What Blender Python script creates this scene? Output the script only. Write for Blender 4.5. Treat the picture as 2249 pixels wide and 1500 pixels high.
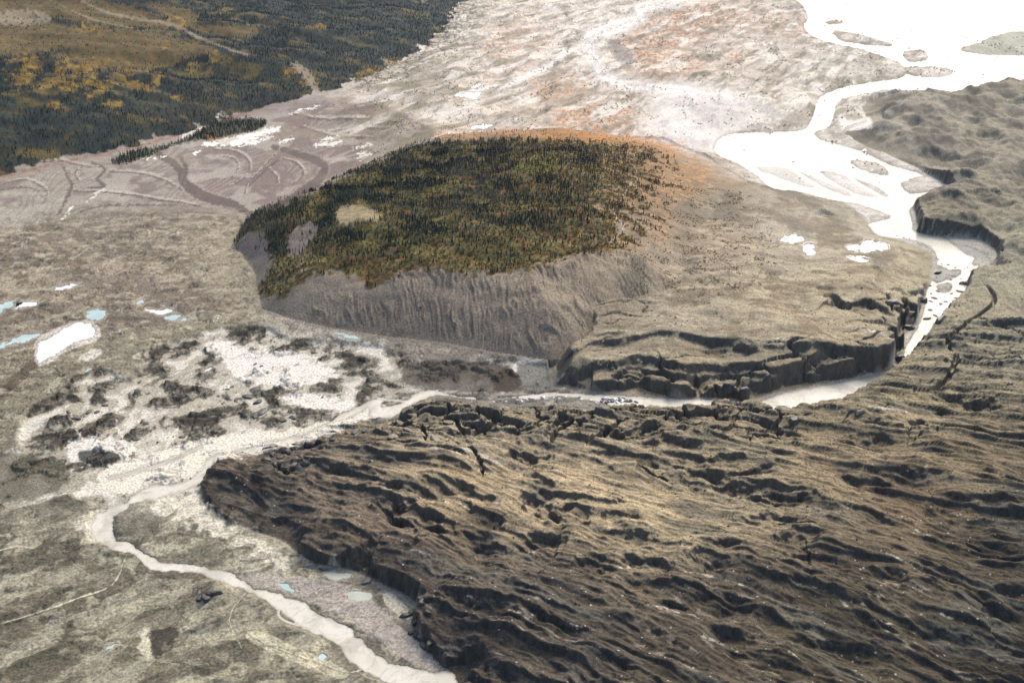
import bpy, bmesh, math, random
import numpy as np
from mathutils import Vector
for o in list(bpy.data.objects): bpy.data.objects.remove(o)
C = bpy.context.scene
# ---------------------------------------------------------------- camera, sky, sun, exposure
W_, H_ = 2249.0, 1500.0
F = 2187.0; CX, CY = 1124.5, 750.0
HC = 400.0; PITCH = math.radians(25.6)
SP, CP = math.sin(PITCH), math.cos(PITCH)
cam_d = bpy.data.cameras.new('camera'); cam = bpy.data.objects.new('camera', cam_d); C.collection.objects.link(cam)
cam.location = (0, 0, HC); cam.rotation_euler = (math.pi/2 - PITCH, 0, 0)
cam_d.sensor_width = 36.0; cam_d.lens = 36.0*F/W_; cam_d.clip_start = 1.0; cam_d.clip_end = 100000
C.camera = cam
C.render.resolution_x, C.render.resolution_y = 1024, 682
SUN_EL, SUN_AZ = 42.0, 30.0          # azimuth clockwise from +Y
w = bpy.data.worlds.new('World'); C.world = w; w.use_nodes = True
nt = w.node_tree; sky = nt.nodes.new('ShaderNodeTexSky'); sky.sky_type = 'NISHITA'; sky.sun_disc = False
sky.sun_elevation = math.radians(SUN_EL); sky.sun_rotation = math.radians(SUN_AZ)
sky.air_density = 1.0; sky.dust_density = 4.0; sky.ozone_density = 1.0
nt.links.new(sky.outputs[0], nt.nodes['Background'].inputs[0]); nt.nodes['Background'].inputs[1].default_value = 0.15
sd = bpy.data.lights.new('sun', 'SUN'); so = bpy.data.objects.new('sun', sd); C.collection.objects.link(so)
sd.energy = 1.4; sd.angle = math.radians(22); sd.color = (1.0, 0.95, 0.88)
so.rotation_euler = (math.radians(90-SUN_EL), 0, math.radians(180-SUN_AZ)); so.location = (0, 0, 900)
C.view_settings.view_transform = 'Standard'; C.view_settings.look = 'None'; C.view_settings.gamma = 1
C.view_settings.exposure = 0.42
rng = np.random.default_rng(7); random.seed(7)

# ---------------------------------------------------------------- numeric helpers
def project(x, y, z):
    dz = z - HC
    dep = y*CP - dz*SP
    up = y*SP + dz*CP
    dep = np.maximum(dep, 1e-3)
    return CX + F*x/dep, CY - F*up/dep
def at(px, py, z=0.0):
    px = np.asarray(px, float); py = np.asarray(py, float)
    a = (px-CX)/F; b = (CY-py)/F
    dy = CP + b*SP; dz = -SP + b*CP
    t = (z-HC)/dz
    return a*t, dy*t
def sstep(x, a, b):
    t = np.clip((x-a)/(b-a), 0, 1); return t*t*(3-2*t)
P0 = rng.permutation(4096).astype(np.int32)
G0 = rng.uniform(0, 2*np.pi, 4096); GX, GY = np.cos(G0).astype(np.float32), np.sin(G0).astype(np.float32)
def noise(x, y, seed=0):
    x = np.asarray(x, np.float32)+np.float32(seed*17.31 % 977); y = np.asarray(y, np.float32)-np.float32(seed*9.77 % 977)
    xf = np.floor(x); yf = np.floor(y); fx = x-xf; fy = y-yf; xi = xf.astype(np.int32); yi = yf.astype(np.int32)
    u = fx*fx*fx*(fx*(fx*6-15)+10); v = fy*fy*fy*(fy*(fy*6-15)+10)
    def g(i, j, dx, dy):
        h = P0[(P0[(i+seed*31) & 4095]+j) & 4095]
        return GX[h]*dx+GY[h]*dy
    a = g(xi, yi, fx, fy); b = g(xi+1, yi, fx-1, fy); c = g(xi, yi+1, fx, fy-1); d = g(xi+1, yi+1, fx-1, fy-1)
    a += (b-a)*u; c += (d-c)*u; c -= a; c *= v; a += c; a *= np.float32(1.5); return a
def fbm(x, y, octv=4, seed=0, gain=0.5):
    s = 0; a = 1; n = 0
    for k in range(octv):
        s = s+a*noise(x*2**k, y*2**k, seed+k*3); n += a; a *= gain
    return s/n
def ridged(x, y, octv=4, seed=0):
    s = 0; a = 1; n = 0
    for k in range(octv):
        s = s+a*(1-2*np.abs(noise(x*2**k, y*2**k, seed+k*3))); n += a; a *= 0.5
    return s/n
def worley(x, y, seed=0):
    x = np.asarray(x, np.float32); y = np.asarray(y, np.float32); xi = np.floor(x).astype(np.int32); yi = np.floor(y).astype(np.int32)
    f1 = np.full(x.shape, 9, np.float32); f2 = f1.copy(); cid = np.zeros(x.shape, np.int32)
    for i in (-1, 0, 1):
        for j in (-1, 0, 1):
            hh_ = P0[(P0[(xi+i+seed*31) & 4095]+yi+j) & 4095]; jx = (hh_ & 63)/64.0; jy = ((hh_ >> 6) & 63)/64.0
            d = np.hypot(xi+i+jx-x, yi+j+jy-y).astype(np.float32); n = d < f1
            f2 = np.where(n, f1, np.minimum(f2, d)); cid = np.where(n, hh_, cid); f1 = np.where(n, d, f1)
    return f1, f2, cid/4096.0
def smooth_line(p, closed=False, sub=4):
    p = np.array(p, float)
    if len(p) < 3: return p
    n = len(p); out = []
    rngi = range(n) if closed else range(n-1)
    for i in rngi:
        if closed: a, b, c, d = p[(i-1) % n], p[i], p[(i+1) % n], p[(i+2) % n]
        else: a, b, c, d = p[max(i-1, 0)], p[i], p[i+1], p[min(i+2, n-1)]
        for k in range(sub):
            t = k/sub
            out.append(0.5*((2*b)+(-a+c)*t+(2*a-5*b+4*c-d)*t*t+(-a+3*b-3*c+d)*t**3))
    if not closed: out.append(p[-1])
    return np.array(out)
def dist_line(X, Y, line, closed=False):
    """unsigned distance, sign (+ right-hand side of travel), parameter 0..1"""
    n = len(line); best = np.full(X.shape, 1e18, np.float32); par = np.zeros(X.shape, np.float32); sgn = np.ones(X.shape, np.float32); line = line.astype(np.float32)
    m = n if closed else n-1
    seg = np.array([np.hypot(*(line[(i+1) % n]-line[i])) for i in range(m)]); tot = seg.sum(); acc = 0
    for i in range(m):
        a = line[i]; b = line[(i+1) % n]; d = b-a; L2 = d@d+1e-12
        t = np.clip(((X-a[0])*d[0]+(Y-a[1])*d[1])/L2, 0, 1)
        ex = X-a[0]-t*d[0]; ey = Y-a[1]-t*d[1]; q = ex*ex+ey*ey
        k = q < best; best = np.where(k, q, best); par = np.where(k, (acc+t*seg[i])/tot, par)
        sgn = np.where(k, np.where(d[0]*ey-d[1]*ex > 0, -1.0, 1.0), sgn); acc += seg[i]
    return np.sqrt(best), sgn, par
def inside(X, Y, poly):
    r = np.zeros(X.shape, bool); n = len(poly)
    for i in range(n):
        x1, y1 = poly[i]; x2, y2 = poly[(i+1) % n]
        if y1 == y2: continue
        c = (y1 > Y) != (y2 > Y)
        r ^= c & (X < (x2-x1)*(Y-y1)/(y2-y1)+x1)
    return r
def sdf(X, Y, poly, reach=None):
    """signed distance, positive inside"""
    if reach is not None:
        out = np.full(X.shape, -1e6)
        k = (X > poly[:, 0].min()-reach) & (X < poly[:, 0].max()+reach) & (Y > poly[:, 1].min()-reach) & (Y < poly[:, 1].max()+reach)
        if k.any(): out[k] = sdf(X[k], Y[k], poly)
        return out
    d, _, _ = dist_line(X, Y, poly, True)
    return np.where(inside(X, Y, poly), d, -d)
def world(p, z=0.0):
    p = np.array(p, float); x, y = at(p[:, 0], p[:, 1], z if np.isscalar(z) else np.array(z)); return np.stack([x, y], 1)
def lin(c):
    c = np.array(c, float)/255.0; return np.where(c <= 0.04045, c/12.92, ((c+0.055)/1.055)**2.4)

# ---------------------------------------------------------------- plan lattice, finer near, coarser far away
cx = np.concatenate([np.linspace(-700, -80, 60, endpoint=False), np.linspace(-80, 2330, 1130), np.linspace(2340, 2950, 60)])
cy = np.concatenate([-300+np.geomspace(6, 250, 26, endpoint=False), np.linspace(-50, 1690, 1060), np.linspace(1696, 2300, 60)])
NX, NY = len(cx), len(cy)
QX, QY = np.meshgrid(cx, cy)
X, Y = at(QX, QY, 0.0); X = X.astype(np.float32); Y = Y.astype(np.float32); QX = QX.astype(np.float32); QY = QY.astype(np.float32)
n1 = fbm(X/60, Y/60, 4, 1); n2 = fbm(X/14, Y/14, 4, 2); n3 = fbm(X/5, Y/5, 3, 3)

# ---------------------------------------------------------------- outlines read off the place (image point, elevation -> plan)
GL1 = [(1040,1700),(1010,1560),(985,1480),(945,1445),(925,1405),(900,1370),(925,1335),(895,1312),(850,1290),(790,1262),(755,1250),(690,1240),(650,1215),(620,1190),(560,1168),(500,1150),(452,1115),(440,1080),(458,1045),(455,1012),(500,1003),(575,1000),(590,988),(640,968),(720,945),(800,935),(870,922)]
GL1N = [(900,868),(935,858),(1000,868),(1080,885),(1180,888),(1300,880),(1420,872),(1500,868),(1600,872),(1660,885),(1700,890),(1760,892),(1830,868),(1900,838),(1960,790),(2010,748),(2050,700),(2085,660),(2112,630),(2125,600),(2150,580)]
GL1E = [(2195,580),(2180,545),(2150,525),(2080,520),(2010,512),(2015,500),(2005,455),(2060,440),(2095,420),(2060,395),(1990,360),(1915,330),(1850,300),(1860,285),(1905,268),(1890,235),(1930,212),(2050,207),(2150,190),(2249,182),(2500,160),(3050,150),(3100,2400),(1040,2400)]
g1 = np.concatenate([world(GL1, 0), world(GL1N, 12), world(GL1E, 0)])
GL2 = [(1200,790),(1212,850),(1330,862),(1450,872),(1560,876),(1645,884),(1700,864),(1800,846),(1900,826),(1950,815),(1985,775),(1990,740),(2020,700),(2035,640),(2052,600),(2050,555),(1985,530),(1925,515),(1905,485),(1850,440),(1780,425),(1700,410),(1640,400),(1560,420),(1480,480),(1420,600),(1330,700),(1250,760)]
g2 = world(GL2, 0)
HILL = [(508,545),(545,575),(560,610),(575,690),(640,712),(740,735),(850,752),(980,765),(1100,790),(1210,805),(1290,790),(1360,745),(1420,720),(1560,690),(1640,620),(1700,560),(1680,480),(1640,400),(1560,350),(1460,310),(1350,300),(1200,305),(1050,310),(950,318),(860,345),(770,385),(690,425),(640,445),(560,470),(530,500)]
hl = world(HILL, 0)
SLOPE = [(-900,470),(-300,440),(0,388),(120,358),(300,322),(420,285),(560,240),(680,215),(760,188),(860,150),(930,110),(985,50),(1010,10),(1080,-30),(1150,-90),(1220,-180),(1240,-240),(-3000,-240),(-3500,300)]
sl = world(SLOPE, 0)
d_g1 = sdf(X, Y, g1); d_g2 = sdf(X, Y, g2); d_hl = sdf(X, Y, hl); d_sl = sdf(X, Y, sl)

RIVER = [[(2112,-6),(2249,-2),(2900,-5),(2900,190),(2249,183),(2150,195),(2085,207),(2030,205),(1950,198),(1880,212),(1840,225),(1832,255),(1820,280),(1790,290),(1800,305),(1850,320),(1900,335),(1950,360),(2010,378),(2060,398),(2098,420),(2050,440),(2000,455),(2005,490),(2010,508),(2070,520),(2100,540),(2140,560),(2135,580),(2150,585),(2125,612),(2125,650),(2085,680),(2070,700),(2050,712),(2040,745),(2010,770),(1990,800),(1965,822),(1930,838),(1880,862),(1840,880),(1800,900),(1760,912),(1700,912),(1640,893),(1560,895),(1500,898),(1440,893),(1390,900),(1300,880),(1220,870),(1140,888),(1050,878),(1010,874),(960,868),(915,884),(890,900),(858,918),(815,915),(808,895),(780,912),(735,930),(720,952),(660,975),(600,985),(560,998),(480,1010),(455,1035),(440,1062),(380,1085),(300,1105),(270,1125),(250,1135),(248,1165),(258,1185),(290,1190),(300,1205),(340,1225),(370,1237),(430,1240),(500,1255),(560,1290),(640,1310),(700,1345),(760,1375),(850,1452),(960,1475),(1000,1480),(985,1530),(860,1505),(770,1450),(735,1410),(660,1372),(600,1330),(560,1305),(500,1282),(420,1255),(345,1255),(310,1235),(285,1215),(240,1205),(205,1185),(200,1150),(215,1130),(270,1100),(330,1070),(400,1060),(440,1035),(460,1005),(520,990),(590,970),(640,960),(690,945),(740,915),(800,885),(830,875),(850,880),(900,868),(950,856),(1010,870),(1110,872),(1200,862),(1240,862),(1400,872),(1560,878),(1650,886),(1720,862),(1800,848),(1900,828),(1955,815),(1985,780),(1990,760),(2015,720),(2030,680),(2035,640),(2055,600),(2055,555),(2010,528),(1940,520),(1915,505),(1910,490),(1955,478),(1930,455),(1830,440),(1700,405),(1620,360),(1575,340),(1570,320),(1600,295),(1700,290),(1765,285),(1785,255),(1800,215),(1850,192),(1920,180),(1985,168),(1975,140),(1900,112),(1800,88),(1765,60),(1775,40),(1760,10),(1745,-20),(2000,-30)]]
SANDBARS = [[(2085,520),(2180,530),(2192,575),(2130,562),(2100,540)],[(1660,368),(1740,372),(1800,395),(1870,425),(1840,430),(1740,400)],[(1800,375),(1900,400),(1950,430),(1880,425)],
            [(1870,352),(1930,360),(1950,385),(1890,372)],[(1980,400),(2040,400),(2060,415),(2000,425)],[(2045,580),(2080,590),(2085,610),(2055,620),(2035,600)],[(2060,625),(2090,622),(2085,640),(2062,640)],
            [(2150,95),(2200,75),(2300,68),(2900,60),(2900,125),(2249,122),(2150,118),(2110,108)],[(1830,70),(1880,75),(1960,100),(1900,98),(1850,90)],[(1985,115),(2030,112),(2035,132),(1995,135)],[(1985,148),(2080,150),(2085,166),(2010,168)],[(1815,48),(1845,46),(1848,52),(1820,54)],
            [(840,893),(880,885),(905,870),(880,870),(845,880)],[(1995,395),(2040,385),(2062,398),(2030,404)],[(1960,205),(2020,200),(2070,204),(2010,212)],[(1045,872),(1120,874),(1200,880),(1160,886),(1080,884)],
            [(2060,598),(2110,592),(2100,610),(2070,612)]]
PONDS = [('white silty pond spread wide on the plain at left', [(80,790),(85,755),(120,735),(160,712),(200,710),(210,735),(195,745),(160,752),(130,775),(95,795)], 'white'),
 ('turquoise pond cut by the left frame edge', [(-60,700),(0,668),(45,660),(35,672),(0,685),(-60,720)], 'blue'),
 ('pale curved pond beside the turquoise pond', [(32,682),(40,665),(75,665),(80,672),(50,675)], 'white'),
 ('long thin turquoise pond left of the white silty pond', [(-60,770),(0,755),(50,738),(80,730),(90,737),(60,748),(20,760),(-60,790)], 'blue'),
 ('small pale blue pond with ragged edges', [(190,695),(200,683),(228,682),(225,700),(205,704)], 'blue'),
 ('narrow white pond alone on the upper plain', [(120,637),(150,624),(170,623),(165,630),(130,638)], 'white'),
 ('small blue pond on the plain furthest from the glacier', [(298,666),(312,659),(316,665),(302,669)], 'blue'),
 ('white shallow pond right of the small blue pond', [(322,682),(350,680),(372,677),(378,686),(350,692)], 'white'),
 ('turquoise pond under the white shallow pond', [(362,697),(385,690),(398,695),(380,704),(365,703)], 'blue'),
 ('tiny turquoise sliver pond', [(396,704),(420,690),(425,690),(405,704)], 'blue'),
 ('tiny round pond near the hill foot', [(472,706),(478,702),(484,706),(476,708)], 'white'),
 ('small pond with sharp ends near the silt basin rim', [(180,820),(198,809),(204,809),(190,818)], 'blue'),
 ('bright pond at the foot of the gullied slope', [(728,742),(745,738),(775,745),(788,752),(770,753),(748,748)], 'blue'),
 ('small white pond inside the silt basin', [(448,812),(465,804),(470,806),(458,815)], 'white'),
 ('white pond in the far moraine', [(1005,215),(1050,210),(1055,215),(1040,224),(1020,222)], 'white'),
 ('upper white pond in the far moraine', [(1032,195),(1052,186),(1058,190),(1045,196)], 'white'),
 ('lower white pond in the far moraine', [(1035,280),(1060,274),(1082,274),(1070,282),(1042,284)], 'white'),
 ('white meltwater patch on the debris plateau, nearest the hill', [(1712,547),(1735,535),(1765,545),(1740,553)], 'white'),
 ('small upright white pond on the debris plateau', [(1762,563),(1782,562),(1784,586),(1766,584)], 'white'),
 ('wide white pond on the debris plateau', [(1855,562),(1885,560),(1900,551),(1940,560),(1940,572),(1900,577),(1870,572)], 'white'),
 ('thin white pond under the wide one on the debris plateau', [(1858,594),(1885,595),(1908,602),(1880,603)], 'white'),
 ('sliver of turquoise water beside the lower river', [(608,1280),(625,1283),(648,1298),(640,1301),(620,1290)], 'blue'),
 ('teal pond near the bottom of the plain', [(697,1440),(708,1433),(718,1440),(710,1449),(700,1447)], 'blue'),
 ('pale pond against the black ice face', [(712,1260),(740,1258),(776,1258),(764,1268),(738,1272),(720,1266)], 'green'),
 ('pale green pond below the black ice face', [(762,1302),(790,1298),(815,1305),(808,1317),(775,1316)], 'green'),
 ('grey blue pond on the streaked plain', [(232,1424),(245,1414),(260,1412),(250,1422),(238,1426)], 'blue')]
rv = [smooth_line(p, True, 3) for p in RIVER]
SB = [smooth_line(p, True, 3) for p in SANDBARS]
# water depth mask (in lattice coordinates: the water lies on the plan at z=0)
wob = n3*2.2
d_rv = np.full(X.shape, -1e6)
for p in rv: d_rv = np.maximum(d_rv, sdf(QX, QY, p, 60))
d_rv = d_rv+wob*1.2+fbm(X/7, Y/7, 4, 232)*6*sstep(QY, 900, 960)+n2*5*sstep(QY, 880, 960)+n2*1.5
for p in SB: d_rv = np.minimum(d_rv, -(sdf(QX, QY, p, 60)+wob*1.5))
# thin creeks
RILLS = [[(280,1215),(268,1240),(262,1260),(240,1288),(180,1310),(110,1335),(40,1358),(-60,1385)],[(540,1300),(515,1330),(505,1360),(515,1390),(530,1420)],[(-40,1220),(30,1200),(70,1203)],[(545,1390),(600,1420),(690,1450),(760,1475),(800,1468)]]
CREEKS = [([(620,1322),(612,1350),(640,1368),(680,1375)], 3.2),([(830,875),(905,880),(960,858)], 3.0),([(240,1050),(300,1035),(380,1010),(440,980)], 3.5),([(1660,372),(1700,410),(1800,418),(1900,448),(1960,470)], 5),([(1740,372),(1800,410),(1870,440)], 4),([(1900,330),(1850,375),(1950,440)], 4)]
for p, wd in CREEKS:
    L = smooth_line(p); k = (QX > L[:,0].min()-20) & (QX < L[:,0].max()+20) & (QY > L[:,1].min()-20) & (QY < L[:,1].max()+20)
    dd, _, _ = dist_line(QX[k], QY[k], L); d_rv[k] = np.maximum(d_rv[k], wd-dd+wob[k]*0.6+n2[k]*(4 if wd < 2 else 1))
d_pd = []
for lab, p, kind in PONDS:
    zz = 0.0
    pp = np.array(p, float)
    d_pd.append(sdf(QX, QY, smooth_line(pp, True, 4), 40)+wob*0.9+n2*min(9.0, 0.28*np.ptp(pp[:,1])+2)+n3*2)

# ---------------------------------------------------------------- heights
h = np.maximum(0, n1)*2.2+n2*0.7+0.5+n3*0.25
far = sstep(Y, 1100, 1900)
h = h+far*(np.maximum(0, ridged((X*0.47+Y*0.88)/210, (-X*0.88+Y*0.47)/75, 4, 40)-0.35)*14*sstep(QX, 640, 800)+np.maximum(0, fbm(X/200, Y/300, 3, 41))*12)
left_plain = sstep(QX, 800, 600)*sstep(QY, 1000, 780)
h = h*(1-0.45*left_plain)+sstep(QX, 620, 520)*sstep(QY, 430, 500)*sstep(QY, 780, 700)*np.maximum(-0.1, fbm(X/26, Y/30, 5, 43))*5
# silt basin sunk behind a rim scarp
BAS = [(-300,1060),(10,1000),(35,965),(50,920),(80,890),(120,870),(160,832),(215,812),(250,822),(290,835),(330,800),(290,790),(350,760),(420,742),(500,722),(575,722),(640,745),(760,757),(850,765),(900,790),(930,800),(1150,800),(1215,820),(1215,870),(900,870),(800,950),(600,990),(480,1020),(440,1080),(300,1110),(200,1140),(150,1100),(-300,1200)]
bs = world(smooth_line(BAS, True, 3)); d_bs = sdf(X, Y, bs, 80)
inb = sstep(d_bs+n2*6, 0, 5)
mound = np.maximum(0, ridged(X/26, Y/20, 4, 11)-0.30)*6+np.maximum(0, fbm(X/30, Y/30, 4, 12))*5
silt_noise = fbm(X/26+n1, Y/38, 5, 13)+0.30*fbm(X/8, Y/10, 4, 14)
bw1, bw2, bid = worley(X/9+n2*0.5, Y/10+n2*0.5, 3); bc1, bc2, bcid = worley(X/3.6+n2, Y/4.2, 5)
brk = sstep(silt_noise, 0.0, 0.12)*inb
mound = mound*0.55+((bid-0.3)*2.6-2.2*(1-sstep(bw2-bw1, 0.02, 0.16))+(bcid-0.5)*0.6)
h = h*(1-inb)+inb*(0.15+mound*sstep(silt_noise, 0.02, 0.2))+(1-inb)*sstep(-d_bs, 60, 0)*sstep(d_bs, -80, 0)*2.2
# lower-left plain: low streaked relief
LLP = sstep(QX, 1000, 700)*sstep(QY, 1120, 1250)
gnd = sstep(-d_g1, 2, 8)*sstep(-d_hl, 0, 6)*sstep(-d_g2, 0, 6)*sstep(-d_sl, 0, 6)*(1-inb)*sstep(QY, 430, 520)
wx_ = n1*14; crs = np.abs(fbm((X+wx_)/17, (Y-wx_)/20, 5, 44)); crs2 = np.abs(fbm((X-wx_)/42, (Y+wx_)/34, 5, 45)); bl = fbm((X+wx_)/15, Y/15, 6, 46, 0.62)
h = h+gnd*(1-0.6*sstep(QY, 1040, 1140))*(np.maximum(0, bl)*2.2-0.7*(1-sstep(crs, 0.01, 0.05))-1.0*(1-sstep(crs2, 0.008, 0.03)))
a_ = math.radians(38); us = X*math.cos(a_)+Y*math.sin(a_); vs = -X*math.sin(a_)+Y*math.cos(a_)
streak = fbm(us/42+1.1*fbm(us/60, vs/45, 3, 22), vs/19+1.1*fbm(us/50, vs/50, 3, 23), 5, 21)
h = h+LLP*np.maximum(-0.2, streak)*4.0
# forested mountainside
sd_ = np.maximum(d_sl, 0)
hs = 260*(1-np.exp(-sd_/1500))+sstep(sd_, 0, 200)*(ridged((X+0.5*Y)/420, (Y-0.4*X)/230, 4, 30)*22+fbm(X/90, Y/90, 4, 31)*7)+sstep(sd_, 0, 25)*3
hs = np.maximum(hs, 0.3)
h = np.where(d_sl > 0, hs+0.5, h)
# moraine hill
lump = fbm(X/75, Y/60, 4, 50)
fade_r = sstep(X, 330, 60)                       # hill sinks away to the right
crest = 42+lump*9+n2*1.2
front = sstep(Y, 1000, 850)
dh = np.maximum(d_hl, 0); n4_ = fbm(X/24, Y/24, 3, 101)
CREST = world([(575,640),(600,648),(660,615),(740,598),(800,620),(830,625),(860,598),(940,592),(1050,598),(1130,600),(1190,590),(1240,585),(1290,560),(1350,545),(1410,555),(1480,575)], 42)
cd, cs, cp = dist_line(X, Y, smooth_line(CREST))
prof_front = np.clip(dh/64, 0, 1)
prof = np.where(cs > 0, prof_front**1.05, np.maximum(1-np.exp(-dh/55), 0))   # cs>0: viewer side of crest
wblend = sstep(cd*cs, -25, 10)
prof = (1-np.exp(-dh/(50+120*sstep(X, 60, 300))))*(1-wblend)+(lambda p_: p_*(1.55-0.55*p_))(np.clip(dh/96, 0, 1))*wblend
rs = 0.30+0.70*fade_r
hh = crest*prof*rs
# gullies down the bare face
face = sstep(cs*cd, -2, 8)*sstep(dh, 1, 12)*sstep(X, 250, 150)
GULL = world([(540,630),(640,625),(760,612),(880,602),(1000,597),(1150,592),(1300,575),(1450,565)], 42); gd, gs, gp = dist_line(X, Y, smooth_line(GULL)); gx = gp*450+n1*14+n4_*5; gul_d = gd*gs
gul = np.abs(noise(gx/2.6+n2*0.3, gul_d/45, 61))*1.0+0.6*np.abs(noise(gx/7+n2*.2, gul_d/90, 62))+0.45*np.abs(noise(gx/1.4, gul_d/22, 63))
gulmask = sstep(fbm(X/50, Y/30, 3, 64), -0.35, 0.25)
hh = hh-face*(1.3-gul*2.6)*(0.25+0.9*gulmask)*1.25
# bare knob on the hill
kx, ky = at(790, 478, 52); kd = np.hypot((X-kx)/36, (Y-ky)/34); hh = hh+9*np.exp(-kd**2*1.3)
kx, ky = at(1190, 350, 55); kd = np.hypot((X-kx)/60, (Y-ky)/60); hh = hh+12*np.exp(-kd**2)
hill_on = d_hl > 0
h = h+np.where((d_hl < 0) & (d_g1 < 0), 4.0*np.exp(np.minimum(d_hl, 0)/(13+n1*8)), 0)*sstep(Y, 1050, 950)
h = np.where(hill_on, np.maximum(hh+3.8*sstep(Y, 1050, 950)+0.5, h*0.4), h)
# debris plateau beyond the canyon
AL = smooth_line(world([(1150,800),(1225,812),(1300,803),(1350,798),(1400,783),(1450,793),(1505,807),(1560,797),(1640,802),(1705,812),(1760,798),(1830,780),(1900,786),(1960,795),(2040,790)], 15))
BL = smooth_line(world([(1200,770),(1270,770),(1317,750),(1367,748),(1420,738),(1500,742),(1580,752),(1665,768),(1760,772),(1850,765)], 20))
ad, as_, at_ = dist_line(X+n2*4, Y+n2*5, AL); bd, bs_, bt_ = dist_line(X+n2*3, Y+n2*4, BL)
slab = fbm(X/24, Y/24, 3, 73)
up2 = 8+slab*5*(as_ > 0)+7.5*sstep(-ad*as_, -6, 1.5)+4*sstep(-bd*bs_, -4, 1.5)*sstep(bt_, 0, .1)*sstep(1-bt_, 0, .1)+6*sstep(X, 150, 300)*sstep(Y, 1000, 760)+fbm(X/60, Y/60, 4, 70)*6+n2*1.6
# blocks between curved cracks on the front of the slab
cu = fbm(X/40, Y/40, 2, 74)*14; ck = np.minimum(np.abs((((X+cu)/23) % 1)-0.5)*23, np.abs((((X*0.6+Y*0.9+cu)/31) % 1)-0.5)*31)
ckm = sstep(d_g2, 55, 30)*sstep(QX, 1230, 1300)*sstep(QY, 640, 700)*sstep(fbm(X/50, Y/50, 2, 75), -0.25, 0.0)
pw1, pw2, pid = worley(X/64+cu/26, Y/24+cu/24, 12); up2 = up2+ckm*((pid-0.5)*4-7*(1-sstep(pw2-pw1, 0.012, 0.06)))
up2 = up2*(0.25+0.75*sstep(Y, 1250, 850))+3
canyon = sstep(QY, 560, 740)
dd2 = d_g2+(n2*1.2+n1*8)*canyon
w2 = 5+18*sstep(fbm(X/30, Y/30, 2, 71), -0.1, 0.3)
rise2 = canyon*sstep(dd2, 0, w2)+(1-canyon)*sstep(dd2, 0, 60)
rise2 = np.where(QX < 1300, np.minimum(rise2, sstep(dd2, 0, 25)), rise2)
h2 = up2*rise2
h = np.where(d_g2 > 0, np.maximum(h2, np.where(hill_on, h, 0)), h)
# debris-covered glacier: steepened ridges drawn out along the flow
aa = 0.00111; bb = 1.127
sl_ = np.maximum(bb-aa*Y, 0.18)
psi = (X-np.log(sl_)/aa)*0.45
ual = X*0.88-Y*0.47
wv = fbm(X/80, Y/80, 3, 80)*9
def steep(l1, l2, s, seed, octv=4):
    n_ = fbm((psi+wv)/l1, ual/l2, octv, seed)
    return fbm((psi+wv)/l1-s*n_, ual/l2, octv, seed)
r1 = fbm((psi+wv)/45, ual/170, 3, 81); r2 = steep(14, 75, 0.5, 85, 4); r3 = fbm((psi+wv)/4.0, ual/22, 4, 89)
def saw(L, A, seed, wl, face=0.16):
    wp = fbm(X/wl, Y/wl, 3, seed)*L*0.9+fbm(X/(wl*.25), Y/(wl*.25), 2, seed+5)*L*0.14
    ph = (psi+wp)/L; cell = np.floor(ph); f = ph-cell
    prof_ = np.where(f < face, sstep(f, 0, face), 1-(f-face)/(1-face))
    am = sstep(noise(ual/(L*7)+cell*7.13, cell*3.7, seed+9)*1.6, 0.0, 0.6)
    # keep amplitude continuous where the ramp meets the next face
    return A*am*prof_
calm = 1-0.75*np.exp(-(((QX-1350)/420)**2+((QY-1150)/130)**2)**2)-0.15*sstep(QY, 1200, 1400)*sstep(QX, 1200, 1500)
scp = (saw(19, 4.6, 300, 85, 0.14)+saw(9, 2.9, 310, 75, 0.18)*sstep(Y, 900, 660))*calm+saw(4.2, 1.35, 320, 40, 0.26)*sstep(Y, 680, 560)
nb1_ = fbm(X/18, Y/18, 3, 330); nb2_ = fbm(X/20, Y/20, 3, 331); nearg = sstep(Y, 1000, 700); tip_ = sstep(QX, 1000, 500)
cg1, cg2, cgi = worley((X*0.8+Y*0.6)/34+n1*0.6, (Y*0.8-X*0.6)/15+n1*0.6, 15)
up1 = 17-4*tip_+9*sstep(d_g1, 0, 250)+fbm(X/110, Y/80, 3, 90)*5+r1*9+r2*3.0+r3*1.5+np.maximum(0, ridged((psi+wv*1.5)/8, ual/26, 4, 340)-0.1)*3.0*calm*(0.4+0.6*sstep(fbm(X/50, Y/50, 2, 341), -0.2, 0.2))-2.6*(1-sstep(cg2-cg1, 0.01, 0.06))*sstep(fbm(X/40, Y/40, 2, 342), 0.05, 0.2)*sstep(QY, 1060, 980)*sstep(Y, 900, 800)+n3*0.4+n2*0.8+scp*0.84-3
upE = 15+fbm(X/120, Y/80, 3, 92)*8+(ridged(X/95, Y/120, 5, 93)-0.2)*17+n2*2.5
kE = sstep(Y, 820, 1050)
up1 = np.maximum(up1*(1-kE)+upE*kE, 3.0)
ed = d_g1+n2*4+n3*1.5
ew = 4+26*sstep(fbm(X/38, Y/38, 2, 95), -0.12, 0.25); ew = np.where((QY < 900) | (QX > 1100), 5, ew)
tip = sstep(QX, 1100, 450); ed = ed+tip*fbm(X/16, Y/16, 3, 96)*8
for cqx, cqy, cr in [(470,1085,75),(730,1225,80),(925,1375,90),(600,985,40)]:
    cz_ = np.exp(-(np.hypot(QX-cqx, QY-cqy)/cr)**4); ew = ew*(1-cz_)+3.5*cz_; tip = tip*(1-cz_)
tip = np.maximum(tip, sstep(QY, 960, 860)*sstep(QX, 1700, 1600))
rise1 = (0.75-0.30*tip)*sstep(ed, 0, ew)+(0.25+0.30*tip)*sstep(ed, 3, 24+40*tip)
farE = sstep(Y, 1300, 1500)
rise1 = rise1*(1-farE)+farE*sstep(ed, 0, 70)
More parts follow.
